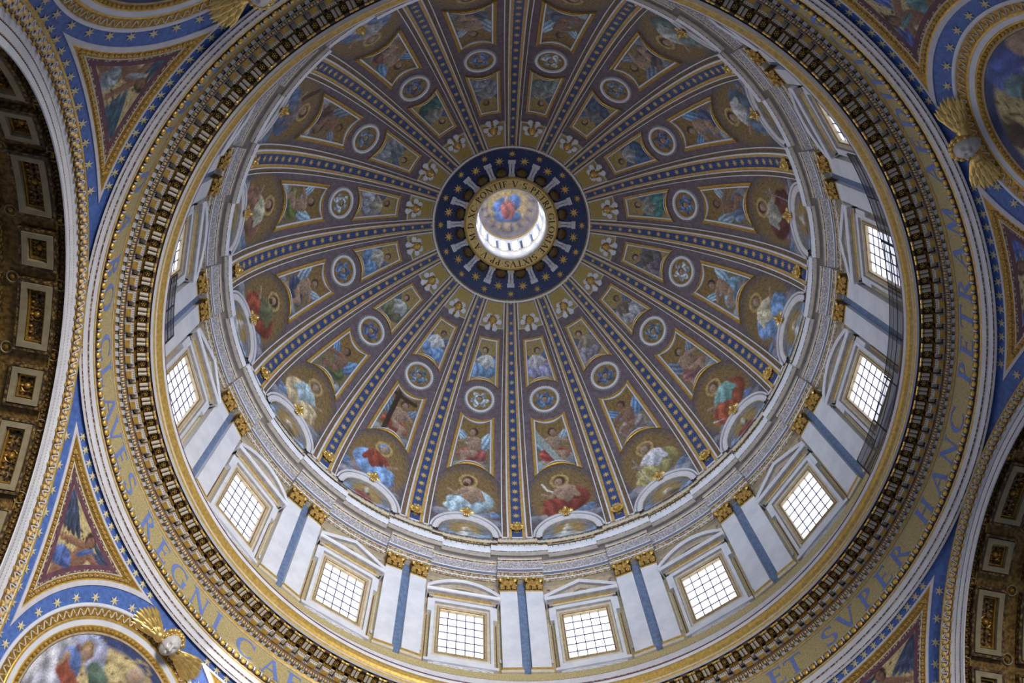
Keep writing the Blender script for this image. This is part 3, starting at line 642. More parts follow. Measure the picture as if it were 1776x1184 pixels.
def frame(mb):
    Ls = [(2.04, 55.85, 62.85, 20.9, 'lilac_stone'), (2.04, 55.85, 62.85, 20.42, 'marble'), (1.84, 56.3, 62.5, 20.42, 'grey_stone'), (1.82, 56.32, 62.45, 20.56, 'cream'), (1.66, 56.72, 62.15, 20.58, 'tan_stone'),
          (1.64, 56.74, 62.13, 20.50, 'gold'), (1.60, 56.80, 62.08, 20.49, 'tan_stone'), (1.50, 56.92, 61.98, 20.56, 'brown'), (1.44, 57.0, 61.9, 20.58, 'gold'), (1.42, 57.03, 61.87, 20.60, 'tan_stone'), (1.40, 57.05, 61.86, 20.84, 'tan_stone')]
    for a, b in zip(Ls[:-1], Ls[1:]): mb.grid(np.array([rect(*a[:4]), rect(*b[:4])]), a[4], True)
    for q in (-1, 1): mb.box((20.44, q*2.16-.15, 61.3), (20.9, q*2.16+.15, 62.85), 'marble')
    mb.box((20.3, -2.0, 62.85), (20.9, 2.0, 63.0), 'cream'); mb.box((20.22, -1.95, 62.98), (20.9, 1.95, 63.1), 'gold')
def sill(mb):
    mb.box((20.35, -2.3, 55.62), (20.9, 2.3, 55.88), 'marble')
    ts = np.linspace(-2.0, 2.0, 25); zb = 55.28 - .32*np.cos(ts/2.0*math.pi/2)**2 - .05*np.cos(ts*6)
    mb.grid(np.array([np.stack([0*ts+x, ts, z], -1) for x, z in ((20.5, 0*ts+55.65), (20.5, zb), (20.9, zb))]), 'lilac_stone')
    for q in (-1, 1):
        for k in range(3): 
            a = np.linspace(0, 5.2, 16); rr = .30-.04*a; c = q*(.32+.55*k)
            mb.tube(np.stack([0*a+20.47, c+q*rr*np.cos(a), 55.38+.05*k+.6*rr*np.sin(a)], -1), .035, 'marble', 5)
m_fr, m_si = mk('frame', frame, 30), mk('sill', sill, 40)
def border(mb):
    for q in (-1, 1):
        mb.box((20.80, q*2.64-.05, 55.4), (20.9, q*2.64+.05, 61.9), 'purple'); mb.box((20.74, q*2.28-.03, 55.9), (20.9, q*2.28+.03, 61.2), 'purple')
        mb.box((20.72, q*2.48-.025, 57.2), (20.76, q*2.48+.025, 61.5), 'lilac_stone'); mb.ball((20.66, q*2.5, 57.1), (.05, .09, .22), 'lilac_stone', 6, 5)
m_bo = mk('border', border, 0)
def pediment(mb, kind):
    zb = 63.1; t = np.linspace(-1, 1, 25 if kind == 'arc' else 3); W2 = 2.48
    top = zb + .32 + (1.18*(1-t*t) if kind == 'arc' else 1.28*(1-abs(t)))
    pr = [(20.9, 0, 'grey_stone'), (20.45, .0, 'tan_stone'), (20.40, .10, 'cream'), (20.22, .12, 'grey_stone'), (20.05, .16, 'lilac_stone'), (20.02, .30, 'marble'), (19.96, .36, 'marble'), (19.96, .42, 'marble'), (20.9, .50, 'marble')]  # greyer strips underneath put the shading into the stone colour
    for base in (np.full(t.shape, zb), top):
        for (x0, h0, m0), (x1, h1, _) in zip(pr[:-1], pr[1:]): mb.grid(np.array([np.stack([0*t+x0, t*W2*(1-.09*(x0 > 20.3)), base+h0], -1), np.stack([0*t+x1, t*W2*(1-.09*(x1 > 20.3)), base+h1], -1)]), m0)
    for q in (-1, 1):                                   # returns at the ends
        mb.box((20.05, q*2.42-.05, zb+.12), (20.9, q*2.42+.05, zb+.78), 'lilac_stone')
    mb.grid(np.array([np.stack([0*t+20.55, t*2.3, 0*t+zb+.3], -1), np.stack([0*t+20.55, t*2.3, top+.05], -1)]), 'tan_stone')
    t2 = t*.62; tp = zb+.62+((.70)*(1-t*t) if kind == 'arc' else .72*(1-abs(t)))
    mb.tube(np.stack([0*t+20.52, t2*2.4, tp], -1), .05, 'gold', 5); mb.tube(np.stack([0*t+20.52, t2*2.4, 0*t+zb+.62], -1), .05, 'gold', 5)
m_pa, m_pt = mk('pediment', lambda mb: pediment(mb, 'arc'), 40), mk('pediment', lambda mb: pediment(mb, 'tri'), 40)
NX, NZ = 5, 6; PW, PH = 2.9/NX, 5.0/NZ
pane_me = {}
def bars(mb):
    for k in range(NX+1): mb.box((20.74, -1.45+k*PW-.03, 57.0), (20.82, -1.45+k*PW+.03, 62.1), 'mullion')
    for k in range(NZ+1): mb.box((20.74, -1.5, 57.0+k*PH-.03), (20.81, 1.5, 57.0+k*PH+.03), 'mullion')
m_bars = mk('mullion', bars, 0)
def garland(mb):
    g = np.random.default_rng(4)
    for q in (-1, 1):
        for k in range(14):
            t = q*(.9+1.7*k/13); z = 65.2 + .35*math.sin(k*.75) + .3*(k/13) - .0*k
            mb.ball((20.82, t, z+g.uniform(-.12, .12)), (.08, .17, .13), ['blue_grey', 'purple', 'taupe', 'grey_stone'][k % 4], 6, 4)
m_gar = mk('garland', garland)
m_fr2, m_apron = m_fr, m_si
pane_mat('daylight_pane', WIN_GLOW)
pm = MB().add([(0, -PW/2, 0), (0, PW/2, 0), (0, PW/2, PH), (0, -PW/2, PH)], [(0, 1, 2, 3)], 'daylight_pane').mesh('pane')
for i, az in enumerate(SECT):
    win = obj('window_%d' % (i+1), None, kind='structure', loc=tuple(rot(az) @ np.array((RW, 0, 57.05))), rz=az,
              label='barred drum window with %s pediment under %s' % ('curved' if i % 2 == 0 else 'pointed', sect_words(i)), cat='window')
    A = (RW, 0, 57.05)
    inst(m_fr, 'frame', win, A); inst(m_si, 'sill', win, A); inst(m_bo, 'border', win, A); inst(m_pa if i % 2 == 0 else m_pt, 'pediment', win, A); sash = inst(m_bars, 'sash', win, A)
    inst(m_gar, 'garland', win, A)
    for a in range(NX):
        for b in range(NZ): obj('pane', pm, sash, loc=(20.79, -1.45+(a+.5)*PW, 57.0+b*PH))
def shaft(q):
    def fn(mb):
        a, b = (.30, 1.47) if q > 0 else (-1.47, -.30)
        mb.box((20.4, a, 55.85), (20.95, b, 65.05), 'marble'); mb.box((20.36, a-.04, 64.9), (20.95, b+.04, 65.02), 'gold'); mb.box((20.34, a-.06, 55.55), (20.95, b+.06, 55.87), 'gold'); mb.box((20.30, a-.1, 55.3), (20.95, b+.1, 55.56), 'cream')
    return fn
m_s1, m_s2 = mk('shaft', shaft(1), 0), mk('shaft', shaft(-1), 0)
m_mid = mk('blue_strip', lambda mb: mb.box((20.68, -.30, 55.3), (20.95, .30, 66.3), 'blue_grey'), 0)
def capital(q):
    def fn(mb):
        g = np.random.default_rng(11); c = .885*q
        mb.grid(np.array([[(20.42-.10*h-.05*h*h, c-.58-.06*h, 65.0+1.15*h), (20.42-.10*h-.05*h*h, c+.58+.06*h, 65.0+1.15*h)] for h in np.linspace(0, 1, 6)]), 'umber')  # dark bell: the shade between the leaves is put into its colour
        for s in (-1, 1): mb.grid(np.array([[(20.42-.1*h, c+s*(.58+.06*h), 65.0+1.15*h), (20.95, c+s*.58, 65.0+1.15*h)] for h in (0, 1)]), 'umber')
        for row, (n, z, hh) in enumerate(((3, 65.0, .62), (2, 65.40, .52))):            # acanthus leaves curling outwards
            for k in range(n):
                t0 = c + (k-(n-1)/2)*.40; h = np.linspace(0, 1, 6); x = 20.38-.05-.07*row-.22*h**3; zz = z+hh*np.sin(h*1.9)/1.0; wd = .155*np.array([.8, 1.05, 1.1, 1.0, .75, .3])
                mb.grid(np.array([[(x[j]-.0, t0-wd[j], zz[j]), (x[j]-.07, t0-wd[j]*.4, zz[j]), (x[j]-.03, t0, zz[j]), (x[j]-.07, t0+wd[j]*.4, zz[j]), (x[j], t0+wd[j], zz[j])] for j in range(6)]), 'gilt')
                mb.ball((x[-1]-.04, t0, zz[-1]-.03), (.07, .10, .06), 'gilt', 6, 4)
        for s in (-1, 1):                                                               # corner volutes
            a = np.linspace(0, 9, 24); rr = .20-.018*a
            mb.tube(np.stack([20.16+0*a, c+s*(.50+.8*rr*np.cos(a)), 65.98+rr*np.sin(a)], -1), .05, 'gilt', 5); mb.ball((20.14, c+s*.5, 65.98), .07, 'gilt', 6, 5)
            mb.ball((20.2, c+s*.16, 65.95), (.08, .10, .12), 'gilt', 6, 5)
        mb.box((20.12, c-.68, 66.24), (20.95, c+.68, 66.34), 'gold'); mb.ball((20.08, c, 66.2), (.08, .13, .13), 'gilt', 8, 6)
        for k in range(14): mb.ball((20.22+g.uniform(-.08, .05), c+g.uniform(-.6, .6), 65.6+g.uniform(-.5, .5)), (.05, .06, .07), 'gilt', 5, 4)
    return fn
m_c1, m_c2 = mk('capital', capital(1), 50), mk('capital', capital(-1), 50)
for i, az in enumerate(RIBS):
    A = (20.4, 0, 55.3); t = root('pilaster_pair', az, A, kind='structure', label='white marble pilaster pair with gilt capitals below %s' % rib_words(i), cat='pilaster', group='paired pilasters of the drum')
    for nm, me in (('shaft', m_s1), ('shaft', m_s2), ('blue_strip', m_mid), ('capital', m_c1), ('capital', m_c2)): inst(me, nm, t, A)

# ------------------------------------------------------------------ entablature and cornice above the pilasters, breaking forward at every pair
def broken(half_list):
    azs = []
    return azs
def az_steps(hw, R):
    d = math.degrees(hw/R); out = []
    for c in RIBS: out += [(c-d, 0), (c-d, 1)] + [(c-d+2*d*k/6, 1) for k in range(1, 6)] + [(c+d, 1), (c+d, 0)] + [(c+d+(22.5-2*d)*k/9, 0) for k in range(1, 9)]
    out.append((out[0][0]+360, 0)); return out
def sweep_b(mb, prof, steps, depth):
    a = np.array([s[0] for s in steps])*D2R; o = np.array([s[1] for s in steps])*depth
    for p, q in zip(prof[:-1], prof[1:]):
        mb.grid(np.array([np.stack([(r-o)*np.cos(a), (r-o)*np.sin(a), z+0*a], -1) for r, z in (p[:2], q[:2])]), p[2])
mb = MB()
sweep_b(mb, [(20.95, 66.34, 'cream'), (20.60, 66.34, 'relief_gold'), (20.58, 66.42, 'relief_cream'), (20.56, 66.70, 'marble'), (20.53, 66.74, 'relief_cream'), (20.50, 67.02, 'relief_gold'), (20.45, 67.06, 'cream'), (20.43, 67.14, 'slate'),
             (20.45, 67.16, 'slate'), (20.44, 67.50, 'marble'), (20.40, 67.54, 'relief_grey'), (20.14, 68.02, 'marble'), (20.12, 68.06, 'relief_gold'), (20.08, 68.18, 'cream'), (20.05, 68.3, 'grey_stone'), (20.0, 68.34, 'grey_stone'), (20.0, 68.5, 'grey_stone')], az_steps(1.62, 20.3), .30)
ent = obj('trim_3', mb.mesh('entablature', 40), kind='structure', label='carved cream and grey entablature ring above the drum pilasters', cat='entablature')
mb = MB()
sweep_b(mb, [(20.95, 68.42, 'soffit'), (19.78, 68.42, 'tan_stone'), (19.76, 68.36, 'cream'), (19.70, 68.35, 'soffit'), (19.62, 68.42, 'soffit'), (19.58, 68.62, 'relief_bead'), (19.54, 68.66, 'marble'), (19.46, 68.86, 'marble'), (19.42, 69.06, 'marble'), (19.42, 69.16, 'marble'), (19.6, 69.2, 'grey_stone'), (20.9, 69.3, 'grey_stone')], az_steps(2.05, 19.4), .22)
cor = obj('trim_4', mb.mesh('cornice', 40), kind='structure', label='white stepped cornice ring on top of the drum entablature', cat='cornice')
mb = MB()
sweep_b(mb, [(20.9, 69.3, 'tan_stone'), (20.75, 69.35, 'cream'), (20.70, 71.05, 'relief_gold'), (20.58, 71.3, 'marble'), (20.54, 71.5, 'cream'), (20.48, 71.7, 'relief_gold'), (20.42, 71.9, 'cream'), (20.38, 72.2, 'relief_cream'), (20.34, 72.4, 'marble'), (20.30, 72.5, 'cream'), (20.45, 72.6, 'cream')], az_steps(1.5, 20.5), .16)
obj('trim_5', mb.mesh('attic', 40), kind='structure', label='low cream and gilt attic ring at the foot of the dome', cat='attic')
# gallery railing
t = obj('gallery_railing', None, loc=(0, 19.72, 69.25), label='thin dark iron railing along the top of the white cornice', cat='railing')
mb = MB(); a = np.array([s[0] for s in az_steps(2.05, 19.4)])*D2R; o = np.array([s[1] for s in az_steps(2.05, 19.4)])*.22
for z in (69.75, 70.25): mb.tube(np.stack([(19.8-o)*np.cos(a), (19.8-o)*np.sin(a)-19.72, 0*a+z-69.25], -1), .045, 'iron', 4)
obj('rail', mb.mesh('rail'), t)
mb = MB()
for k in range(300):
    q = k*1.2; d = min(abs((q-c+180) % 360-180) for c in RIBS); R = 19.8-(.22 if d < math.degrees(2.05/19.4) else 0)
    mb.box((R-.022, -.022, 0), (R+.022, .022, 1.0), 'iron', rot(q), (0, -19.72, 0))
obj('balusters', mb.mesh('balusters'), t, kind='stuff')

# ------------------------------------------------------------------ great cornice at the foot of the drum
PED = [(20.95, 55.35, 'cream'), (20.45, 55.3, 'gold_mosaic'), (20.42, 54.55, 'iron'), (20.36, 54.5, 'marble'), (20.30, 54.42, 'relief_white'), (20.12, 54.08, 'marble'), (20.04, 54.0, 'lilac_stone'), (20.08, 53.55, 'relief_bead'), (20.10, 53.35, 'lilac_stone'), (20.14, 52.9, 'purple'), (20.2, 52.75, 'marble'), (20.3, 51.1, 'marble')]
ped = obj('trim_6', sweep(MB(), PED, FULL).mesh('pedestal_ring', 40), kind='structure', label='patterned white moulding ring below the pilaster feet', cat='moulding')
mb = MB()
for k in range(320):
    P = [rot(k*360/320+d) @ np.array(q) for d, q in ((-.5, (20.27, 0, 54.41)), (-.38, (20.27, 0, 54.41)), (.06, (20.10, 0, 54.1)), (-.06, (20.10, 0, 54.1)), (.38, (20.27, 0, 54.41)), (.5, (20.27, 0, 54.41)))]
    mb.add(P, [(0, 1, 2, 3), (3, 2, 5, 4)], 'iron')
obj('zigzag', mb.mesh('zigzag'), ped, kind='stuff')
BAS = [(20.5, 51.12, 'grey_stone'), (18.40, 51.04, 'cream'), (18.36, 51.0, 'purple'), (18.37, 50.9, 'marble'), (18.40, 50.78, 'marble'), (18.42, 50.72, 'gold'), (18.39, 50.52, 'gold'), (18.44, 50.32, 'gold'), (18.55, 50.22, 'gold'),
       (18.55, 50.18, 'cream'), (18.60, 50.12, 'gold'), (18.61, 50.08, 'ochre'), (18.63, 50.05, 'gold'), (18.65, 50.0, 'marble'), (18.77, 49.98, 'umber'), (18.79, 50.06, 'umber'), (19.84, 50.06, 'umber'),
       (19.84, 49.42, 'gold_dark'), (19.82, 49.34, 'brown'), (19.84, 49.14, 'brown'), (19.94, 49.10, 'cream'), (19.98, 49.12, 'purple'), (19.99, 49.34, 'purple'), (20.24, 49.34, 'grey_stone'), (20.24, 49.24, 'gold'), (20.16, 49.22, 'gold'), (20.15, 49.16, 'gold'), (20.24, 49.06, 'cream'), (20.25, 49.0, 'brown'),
       (20.26, 48.98, 'gold_mosaic'), (20.26, 47.22, 'cream'), (20.17, 47.2, 'grey_stone'), (20.17, 47.14, 'umber'), (20.27, 46.80, 'cream'), (20.29, 46.77, 'gold'), (20.33, 46.71, 'marble'), (20.40, 46.44, 'relief_bead'), (20.46, 46.40, 'lilac_stone'), (20.50, 46.36, 'marble'),
       (20.57, 46.14, 'relief_bead'), (20.62, 46.12, 'lilac_stone'), (20.70, 46.05, 'grey_stone'), (20.72, 46.6, 'grey_stone')]
base = obj('trim_7', sweep(MB(), BAS, FULL).mesh('great_cornice', 40), kind='structure', label='great gilt bracketed cornice with a lettered gold frieze around the drum', cat='cornice')
NB = 160
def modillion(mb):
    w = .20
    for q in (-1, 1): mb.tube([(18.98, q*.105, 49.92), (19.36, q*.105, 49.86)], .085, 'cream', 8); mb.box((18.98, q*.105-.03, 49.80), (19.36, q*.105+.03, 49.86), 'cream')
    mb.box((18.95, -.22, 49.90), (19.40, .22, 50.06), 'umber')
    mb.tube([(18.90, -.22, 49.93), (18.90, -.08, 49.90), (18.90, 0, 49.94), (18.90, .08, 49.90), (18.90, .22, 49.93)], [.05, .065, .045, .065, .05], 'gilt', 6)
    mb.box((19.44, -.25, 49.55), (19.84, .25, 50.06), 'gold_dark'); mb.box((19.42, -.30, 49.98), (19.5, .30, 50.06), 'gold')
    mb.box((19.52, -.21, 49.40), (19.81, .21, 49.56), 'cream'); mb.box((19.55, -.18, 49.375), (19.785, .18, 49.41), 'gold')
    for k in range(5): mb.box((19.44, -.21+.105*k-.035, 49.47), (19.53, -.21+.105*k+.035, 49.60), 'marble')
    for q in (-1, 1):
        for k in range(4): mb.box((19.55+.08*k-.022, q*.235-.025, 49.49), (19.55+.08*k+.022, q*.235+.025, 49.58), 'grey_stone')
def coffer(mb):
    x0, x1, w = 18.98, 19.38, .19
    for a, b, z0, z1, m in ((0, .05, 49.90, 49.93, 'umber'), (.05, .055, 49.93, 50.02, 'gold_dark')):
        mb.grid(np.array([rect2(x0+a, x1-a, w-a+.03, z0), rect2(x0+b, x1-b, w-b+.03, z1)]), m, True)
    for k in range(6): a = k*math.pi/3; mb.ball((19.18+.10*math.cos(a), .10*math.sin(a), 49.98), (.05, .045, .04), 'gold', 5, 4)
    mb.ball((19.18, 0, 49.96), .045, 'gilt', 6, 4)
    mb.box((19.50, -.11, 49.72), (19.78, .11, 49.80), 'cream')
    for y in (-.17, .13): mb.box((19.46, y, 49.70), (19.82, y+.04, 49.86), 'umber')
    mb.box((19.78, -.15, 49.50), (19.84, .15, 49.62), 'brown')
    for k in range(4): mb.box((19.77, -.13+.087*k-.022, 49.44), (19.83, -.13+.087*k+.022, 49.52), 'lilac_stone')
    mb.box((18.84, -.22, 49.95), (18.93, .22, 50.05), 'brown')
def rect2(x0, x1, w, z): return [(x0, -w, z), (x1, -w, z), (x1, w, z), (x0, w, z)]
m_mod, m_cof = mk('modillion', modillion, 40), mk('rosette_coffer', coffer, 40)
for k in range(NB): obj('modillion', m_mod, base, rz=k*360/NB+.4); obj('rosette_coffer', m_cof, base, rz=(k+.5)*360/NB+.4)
mb = MB()
for k in range(420): a = k*2*math.pi/420; mb.ball((19.88*math.cos(a), 19.88*math.sin(a), 49.14), (.085, .095, .09), 'egg', 6, 4, rot(k*360/420))
for k in range(420): a = (k+.5)*2*math.pi/420; mb.box((19.83, -.018, 49.06), (19.95, .018, 49.2), 'marble', rot((k+.5)*360/420))
obj('eggs', mb.mesh('eggs', 60), base, kind='stuff')
def dentil(mb): mb.box((20.0, -.11, 49.12), (20.16, .11, 49.34), 'marble'); mb.box((20.05, .14, 49.2), (20.15, .26, 49.34), 'grey_stone')
def leaf(mb):
    mb.ball((20.18, 0, 46.98), (.11, .18, .18), 'gold', 7, 5); mb.box((20.12, .19, 46.90), (20.2, .27, 47.12), 'marble'); mb.box((20.14, .275, 46.9), (20.19, .30, 47.1), 'iron')
m_den, m_leaf = mk('dentil', dentil, 0), mk('leaf', leaf)
for k in range(300): obj('dentil', m_den, base, rz=k*1.2)
for k in range(272): obj('leaf', m_leaf, base, rz=k*360/272)
LET = [('E', 51.8), ('T', 48.6), ('S', 42.0), ('V', 38.3), ('P', 34.2), ('E', 30.2), ('R', 26.3), ('H', 18.9), ('A', 14.1), ('N', 9.5), ('C', 5.0), ('P', -1.8), ('E', -5.5), ('T', -9.4), ('R', -13.3), ('A', -18.0), ('M', -23.1),
       ('A', -30), ('E', -34), ('D', -38.2), ('I', -41.6), ('F', -44.6), ('I', -47.4), ('C', -50.6), ('A', -54.8), ('B', -58.8), ('O', -63.2),
       ('T', -135), ('I', -138), ('B', -141.2), ('I', -144.5), ('D', -152), ('A', -157.5), ('B', -163.7), ('O', -167.8), ('C', -174.6), ('L', -178.3), ('A', 177.2), ('V', 173.6), ('E', 170.0), ('S', 166.0), ('R', 159.6), ('E', 155.2), ('G', 151.0), ('N', 146.2), ('I', 142.3),
       ('C', 136.6), ('A', 131.8), ('E', 127.8), ('L', 123.9), ('O', 119.6), ('R', 115.2), ('V', 111.0), ('M', 106)]
def fr_pt(az, x, y): a = az*D2R - x/20.2; return (20.245*math.cos(a), 20.245*math.sin(a), 47.45 + 1.32*y)
obj('lettering', inscribe([(c, a, 1.32, 1) for c, a in LET], fr_pt, 'letter_blue'), base)

# ------------------------------------------------------------------ pendentives on a sphere, between four arches
SR, SZ = 25.0, 32.4
def sph(az, el, h=0):
    az = np.asarray(az)*D2R; el = np.asarray(el)*D2R; R = SR-h
    return np.stack([R*np.cos(el)*np.cos(az), R*np.cos(el)*np.sin(az), SZ+R*np.sin(el)+0*az], -1)
EL0 = 19.0; KX = SR*D2R                                          # metres per degree
def el_z(z): return math.degrees(math.asin((z-SZ)/SR))
def phimax(z, D): r = math.sqrt(SR*SR-(z-SZ)**2); return 45 - math.degrees(math.acos(min(1, D/r)))
def loc2(phi, el): return np.stack([np.asarray(phi)*np.cos(np.asarray(el)*D2R)*KX, np.asarray(el)*KX], -1)
def sph_l(p, h): return sph(p[..., 0]/(KX*np.cos(p[..., 1]/KX*D2R)), p[..., 1]/KX, h)     # local metres -> sphere about azimuth 0
PEND = [(146.25, 'lower left'), (-123.75, 'upper left'), (-33.75, 'upper right'), (56.25, 'lower right')]
mb = MB(); zs = np.linspace(32.6, 46.5, 40)
mb.grid(np.array([[sph(u*phimax(z, 21.0), el_z(z)) for u in np.linspace(-1, 1, 70)] for z in zs]), 'blue_bright')
pend_me = mb.mesh('pendentive', 180)
rc = loc2(0, EL0)
def tri_outline(side):
    """corners: by the ring over the roundel, arch crown, out by the roundel"""
    el_top = el_z(45.93); A = []
    ph = np.linspace(4.6, 31.6, 30); s1 = loc2(ph, el_top+0*ph)
    z = np.linspace(45.93, 40.3, 34); s2 = np.array([loc2(phimax(q, 20.42), el_z(q)) for q in z]); 
    s1[-1] = s2[0]
    c = rc; r0 = np.linalg.norm(s1[0]-c); a0 = math.atan2(*(s1[0]-c)[::-1]); r1 = np.linalg.norm(s2[-1]-c); a1 = math.atan2(*(s2[-1]-c)[::-1])
    t = np.linspace(0, 1, 26); s3 = np.stack([c[0]+lerp(r1, r0, t)*np.cos(lerp(a1, a0, t)), c[1]+lerp(r1, r0, t)*np.sin(lerp(a1, a0, t))], -1)
    return [s1, s2, s3]
def resamp(p, n):
    s = np.concatenate([[0], np.cumsum(np.linalg.norm(np.diff(p, axis=0), axis=1))]); q = np.linspace(0, s[-1], n)
    return np.stack([np.interp(q, s, p[:, 0]), np.interp(q, s, p[:, 1])], -1)
def inset(sides, ds):
    """offset each curved side inwards by its own d and trim the three where they cross"""
    O = []; c = np.mean(np.concatenate(sides), 0)
    for s, d in zip(sides, ds):
        s = resamp(s, 240); t = np.gradient(s, axis=0); t /= np.linalg.norm(t, axis=1)[:, None]; n = np.stack([-t[:, 1], t[:, 0]], -1)
        if ((c-s)*n).sum() < 0: n = -n
        O.append(s+n*d)
    cut = []
    for k in range(3):
        dd = np.linalg.norm(O[k][:, None]-O[(k+1) % 3][None], axis=2); cut.append(np.unravel_index(np.argmin(dd), dd.shape))
    return [resamp(O[k][cut[k-1][1]:cut[k][0]+1], 30) for k in range(3)]
def flat(s): return np.concatenate([q[:-1] for q in s])
TLAY = [((0, 0, 0), 0, 'lilac_stone'), ((0, 0, 0), .05, 'lilac_stone'), ((.10, .14, .22), .06, 'gold'), ((.14, .18, .28), .04, 'gold_dark'), ((.48, .42, .52), .03, 'cream'), ((.54, .48, .57), .04, 'relief_bead'), ((.64, .58, .66), .025, 'purple'), ((.82, .78, .86), .02, 'purple')]
def tri_frame(mb, sides, m):
    fl = lambda P: P*np.array([m, 1])
    for (d0, h0, m0), (d1, h1, _) in zip(TLAY[:-1], TLAY[1:]): mb.grid(np.array([sph_l(fl(flat(inset(sides, d0))), h0), sph_l(fl(flat(inset(sides, d1))), h1)]), m0, True)
    for k in (0, 1, 2):                                   # gilt eggs
        p = inset(sides, (.31, .30, .40))[k]; s = np.concatenate([[0], np.cumsum(np.linalg.norm(np.diff(p, axis=0), axis=1))])
        for q in np.arange(.15, s[-1]-.1, .29):
            c = np.array([np.interp(q, s, p[:, 0]), np.interp(q, s, p[:, 1])]); mb.ball(sph_l(fl(c), .05), (.09, .11, .09), 'gold', 6, 4)
            c = np.array([np.interp(q+.145, s, p[:, 0]), np.interp(q+.145, s, p[:, 1])]); mb.ball(sph_l(fl(c), .05), (.04, .05, .04), 'cream', 4, 3)
T0 = tri_outline(1); tri_me = {}
for m in (1, -1): mb = MB(); tri_frame(mb, T0, m); tri_me[m] = mb.mesh('frame', 40)
ins = inset(T0, (.80, .76, .84)); cin = np.mean(flat(ins), 0)
def tri_pic():
    """fill by casting each outline point to an inner spine"""
    B = flat(ins); q = np.linspace(0.0, 1, 26)[:, None, None]; return cin + (B-cin)*q
TP = tri_pic()
RL = [(12.35, .0, 'marble'), (12.35, .06, 'marble'), (12.05, .08, 'lilac_stone'), (11.95, .05, 'gold_dark'), (11.05, .04, 'gold'), (10.95, .07, 'gold'), (10.78, .06, 'lilac_stone'), (10.72, .04, 'marble'), (10.2, .03, 'gold'), (10.12, .06, 'gold'), (10.02, .05, 'gold_dark'), (9.55, .02, 'tan_stone'), (9.35, .012, 'umber'), (9.22, .010, 'umber')]
ra = np.arange(120)*2*math.pi/120
def rpt(deg, h): R = deg*KX; return sph_l(np.stack([rc[0]+R*np.cos(ra), rc[1]+R*np.sin(ra)], -1), h)
def roundel(mb):
    for (d0, h0, m0), (d1, h1, _) in zip(RL[:-1], RL[1:]): mb.grid(np.array([rpt(d0, h0), rpt(d1, h1)]), m0, True)
    for k in range(112):
        a = k*2*math.pi/112; R = 9.8*KX; mb.ball(sph_l(np.array([rc[0]+R*math.cos(a), rc[1]+R*math.sin(a)]), .05), (.09, .09, .08), 'gold', 6, 4)
    for k in range(84):
        a0 = k*2*math.pi/84; t = np.linspace(0, 1, 9); a = a0+t*2*math.pi/84; R = (11.48+.34*np.sin(t*2*math.pi))*KX
        mb.tube(sph_l(np.stack([rc[0]+R*np.cos(a), rc[1]+R*np.sin(a)], -1), .05), .035, 'cream', 4)
        R = (11.48+.1*(-1)**k)*KX; mb.ball(sph_l(np.array([rc[0]+R*math.cos(a0+.037), rc[1]+R*math.sin(a0+.037)]), .05), (.07, .07, .06), 'gold', 5, 4)
round_me = mk('frame', roundel, 40)
def axes_sph(az, el):
    a, e = az*D2R, el*D2R; return np.array([[-math.cos(e)*math.cos(a), -math.cos(e)*math.sin(a), -math.sin(e)], [-math.sin(a), math.cos(a), 0], [-math.sin(e)*math.cos(a), -math.sin(e)*math.sin(a), math.cos(e)]]).T
st_p = star_mesh(.25, 'star_pale', 6, .03)
def put_axes(name, me, parent, P, ax, spin=0):
    c, s = math.cos(spin), math.sin(spin); R = ax @ np.array([[1, 0, 0], [0, c, -s], [0, s, c]])
    return obj(name, me, parent, M=Matrix(((*R[0], P[0]), (*R[1], P[1]), (*R[2], P[2]), (0, 0, 0, 1))))
GMP = L((205, 185, 125)); g2 = np.random.default_rng(9)
def fly(cv, m, cloth, wingc, skin=L((160, 112, 86))):
    """a flying child angel set in the widest part of the spandrel (local metres); m mirrors"""
    e = lambda x, y, rx, ry, a, c, **k: cv.ell(m*x, y, rx, ry, a*m, c, **k)
    cp = lambda x0, y0, x1, y1, r0, r1, c: cv.cap(m*x0, y0, m*x1, y1, r0, r1, c)
    for k in range(4): e(7.75+.1*k, 13.12-.16*k, 1.15-.2*k, .17, .30+.08*k, np.asarray(wingc)*(1+.25*(k % 2)), fold=.3, ff=9)
    for k in range(3): e(5.0, 13.38-.2*k, .95-.2*k, .15, -.05-.1*k, np.asarray(wingc)*(1+.25*(k % 2)), fold=.3, ff=9)
    cp(6.5, 11.9, 7.0, 11.0, .30, .20, skin*.85); cp(6.1, 11.9, 6.4, 11.1, .34, .25, skin); cp(6.4, 11.1, 6.2, 10.1, .24, .12, skin); cp(7.0, 11.0, 6.7, 10.2, .2, .1, skin*.85)
    e(6.75, 11.65, .55, .42, -.5, cloth, fold=.32, ff=6); e(6.25, 11.75, .45, .28, .4, cloth, fold=.3, ff=6)
    e(6.02, 12.5, .42, .68, .15*-1, skin, mod=.3); cp(6.3, 12.85, 7.1, 12.3, .17, .14, skin); cp(7.1, 12.3, 7.65, 11.9, .14, .1, skin)
    cp(7.7, 11.8, 8.5, 12.7, .1, .03, L((90, 110, 80))); cp(5.75, 12.85, 5.0, 12.95, .16, .12, skin); cp(5.0, 12.95, 4.2, 13.3, .12, .08, skin)
    e(6.0, 12.75, .12, .5, .5, cloth, fold=.2); e(6.2, 13.27, .34, .33, 0, L((80, 52, 40))); e(6.16, 13.2, .22, .25, 0, skin, mod=.3)
FIG = {0: ('robed figure in blue and white holding a red book', L((120, 150, 205)), L((200, 205, 215)), L((75, 110, 190))), 1: ('dim robed figure in blue', L((90, 110, 150)), L((120, 120, 130)), L((80, 90, 130))), 2: ('figure with a wide blue cloak and teal robe', L((60, 95, 195)), L((90, 140, 150)), L((60, 95, 195))), 3: ('robed figure', L((90, 120, 180)), L((150, 150, 160)), L((90, 110, 160)))}
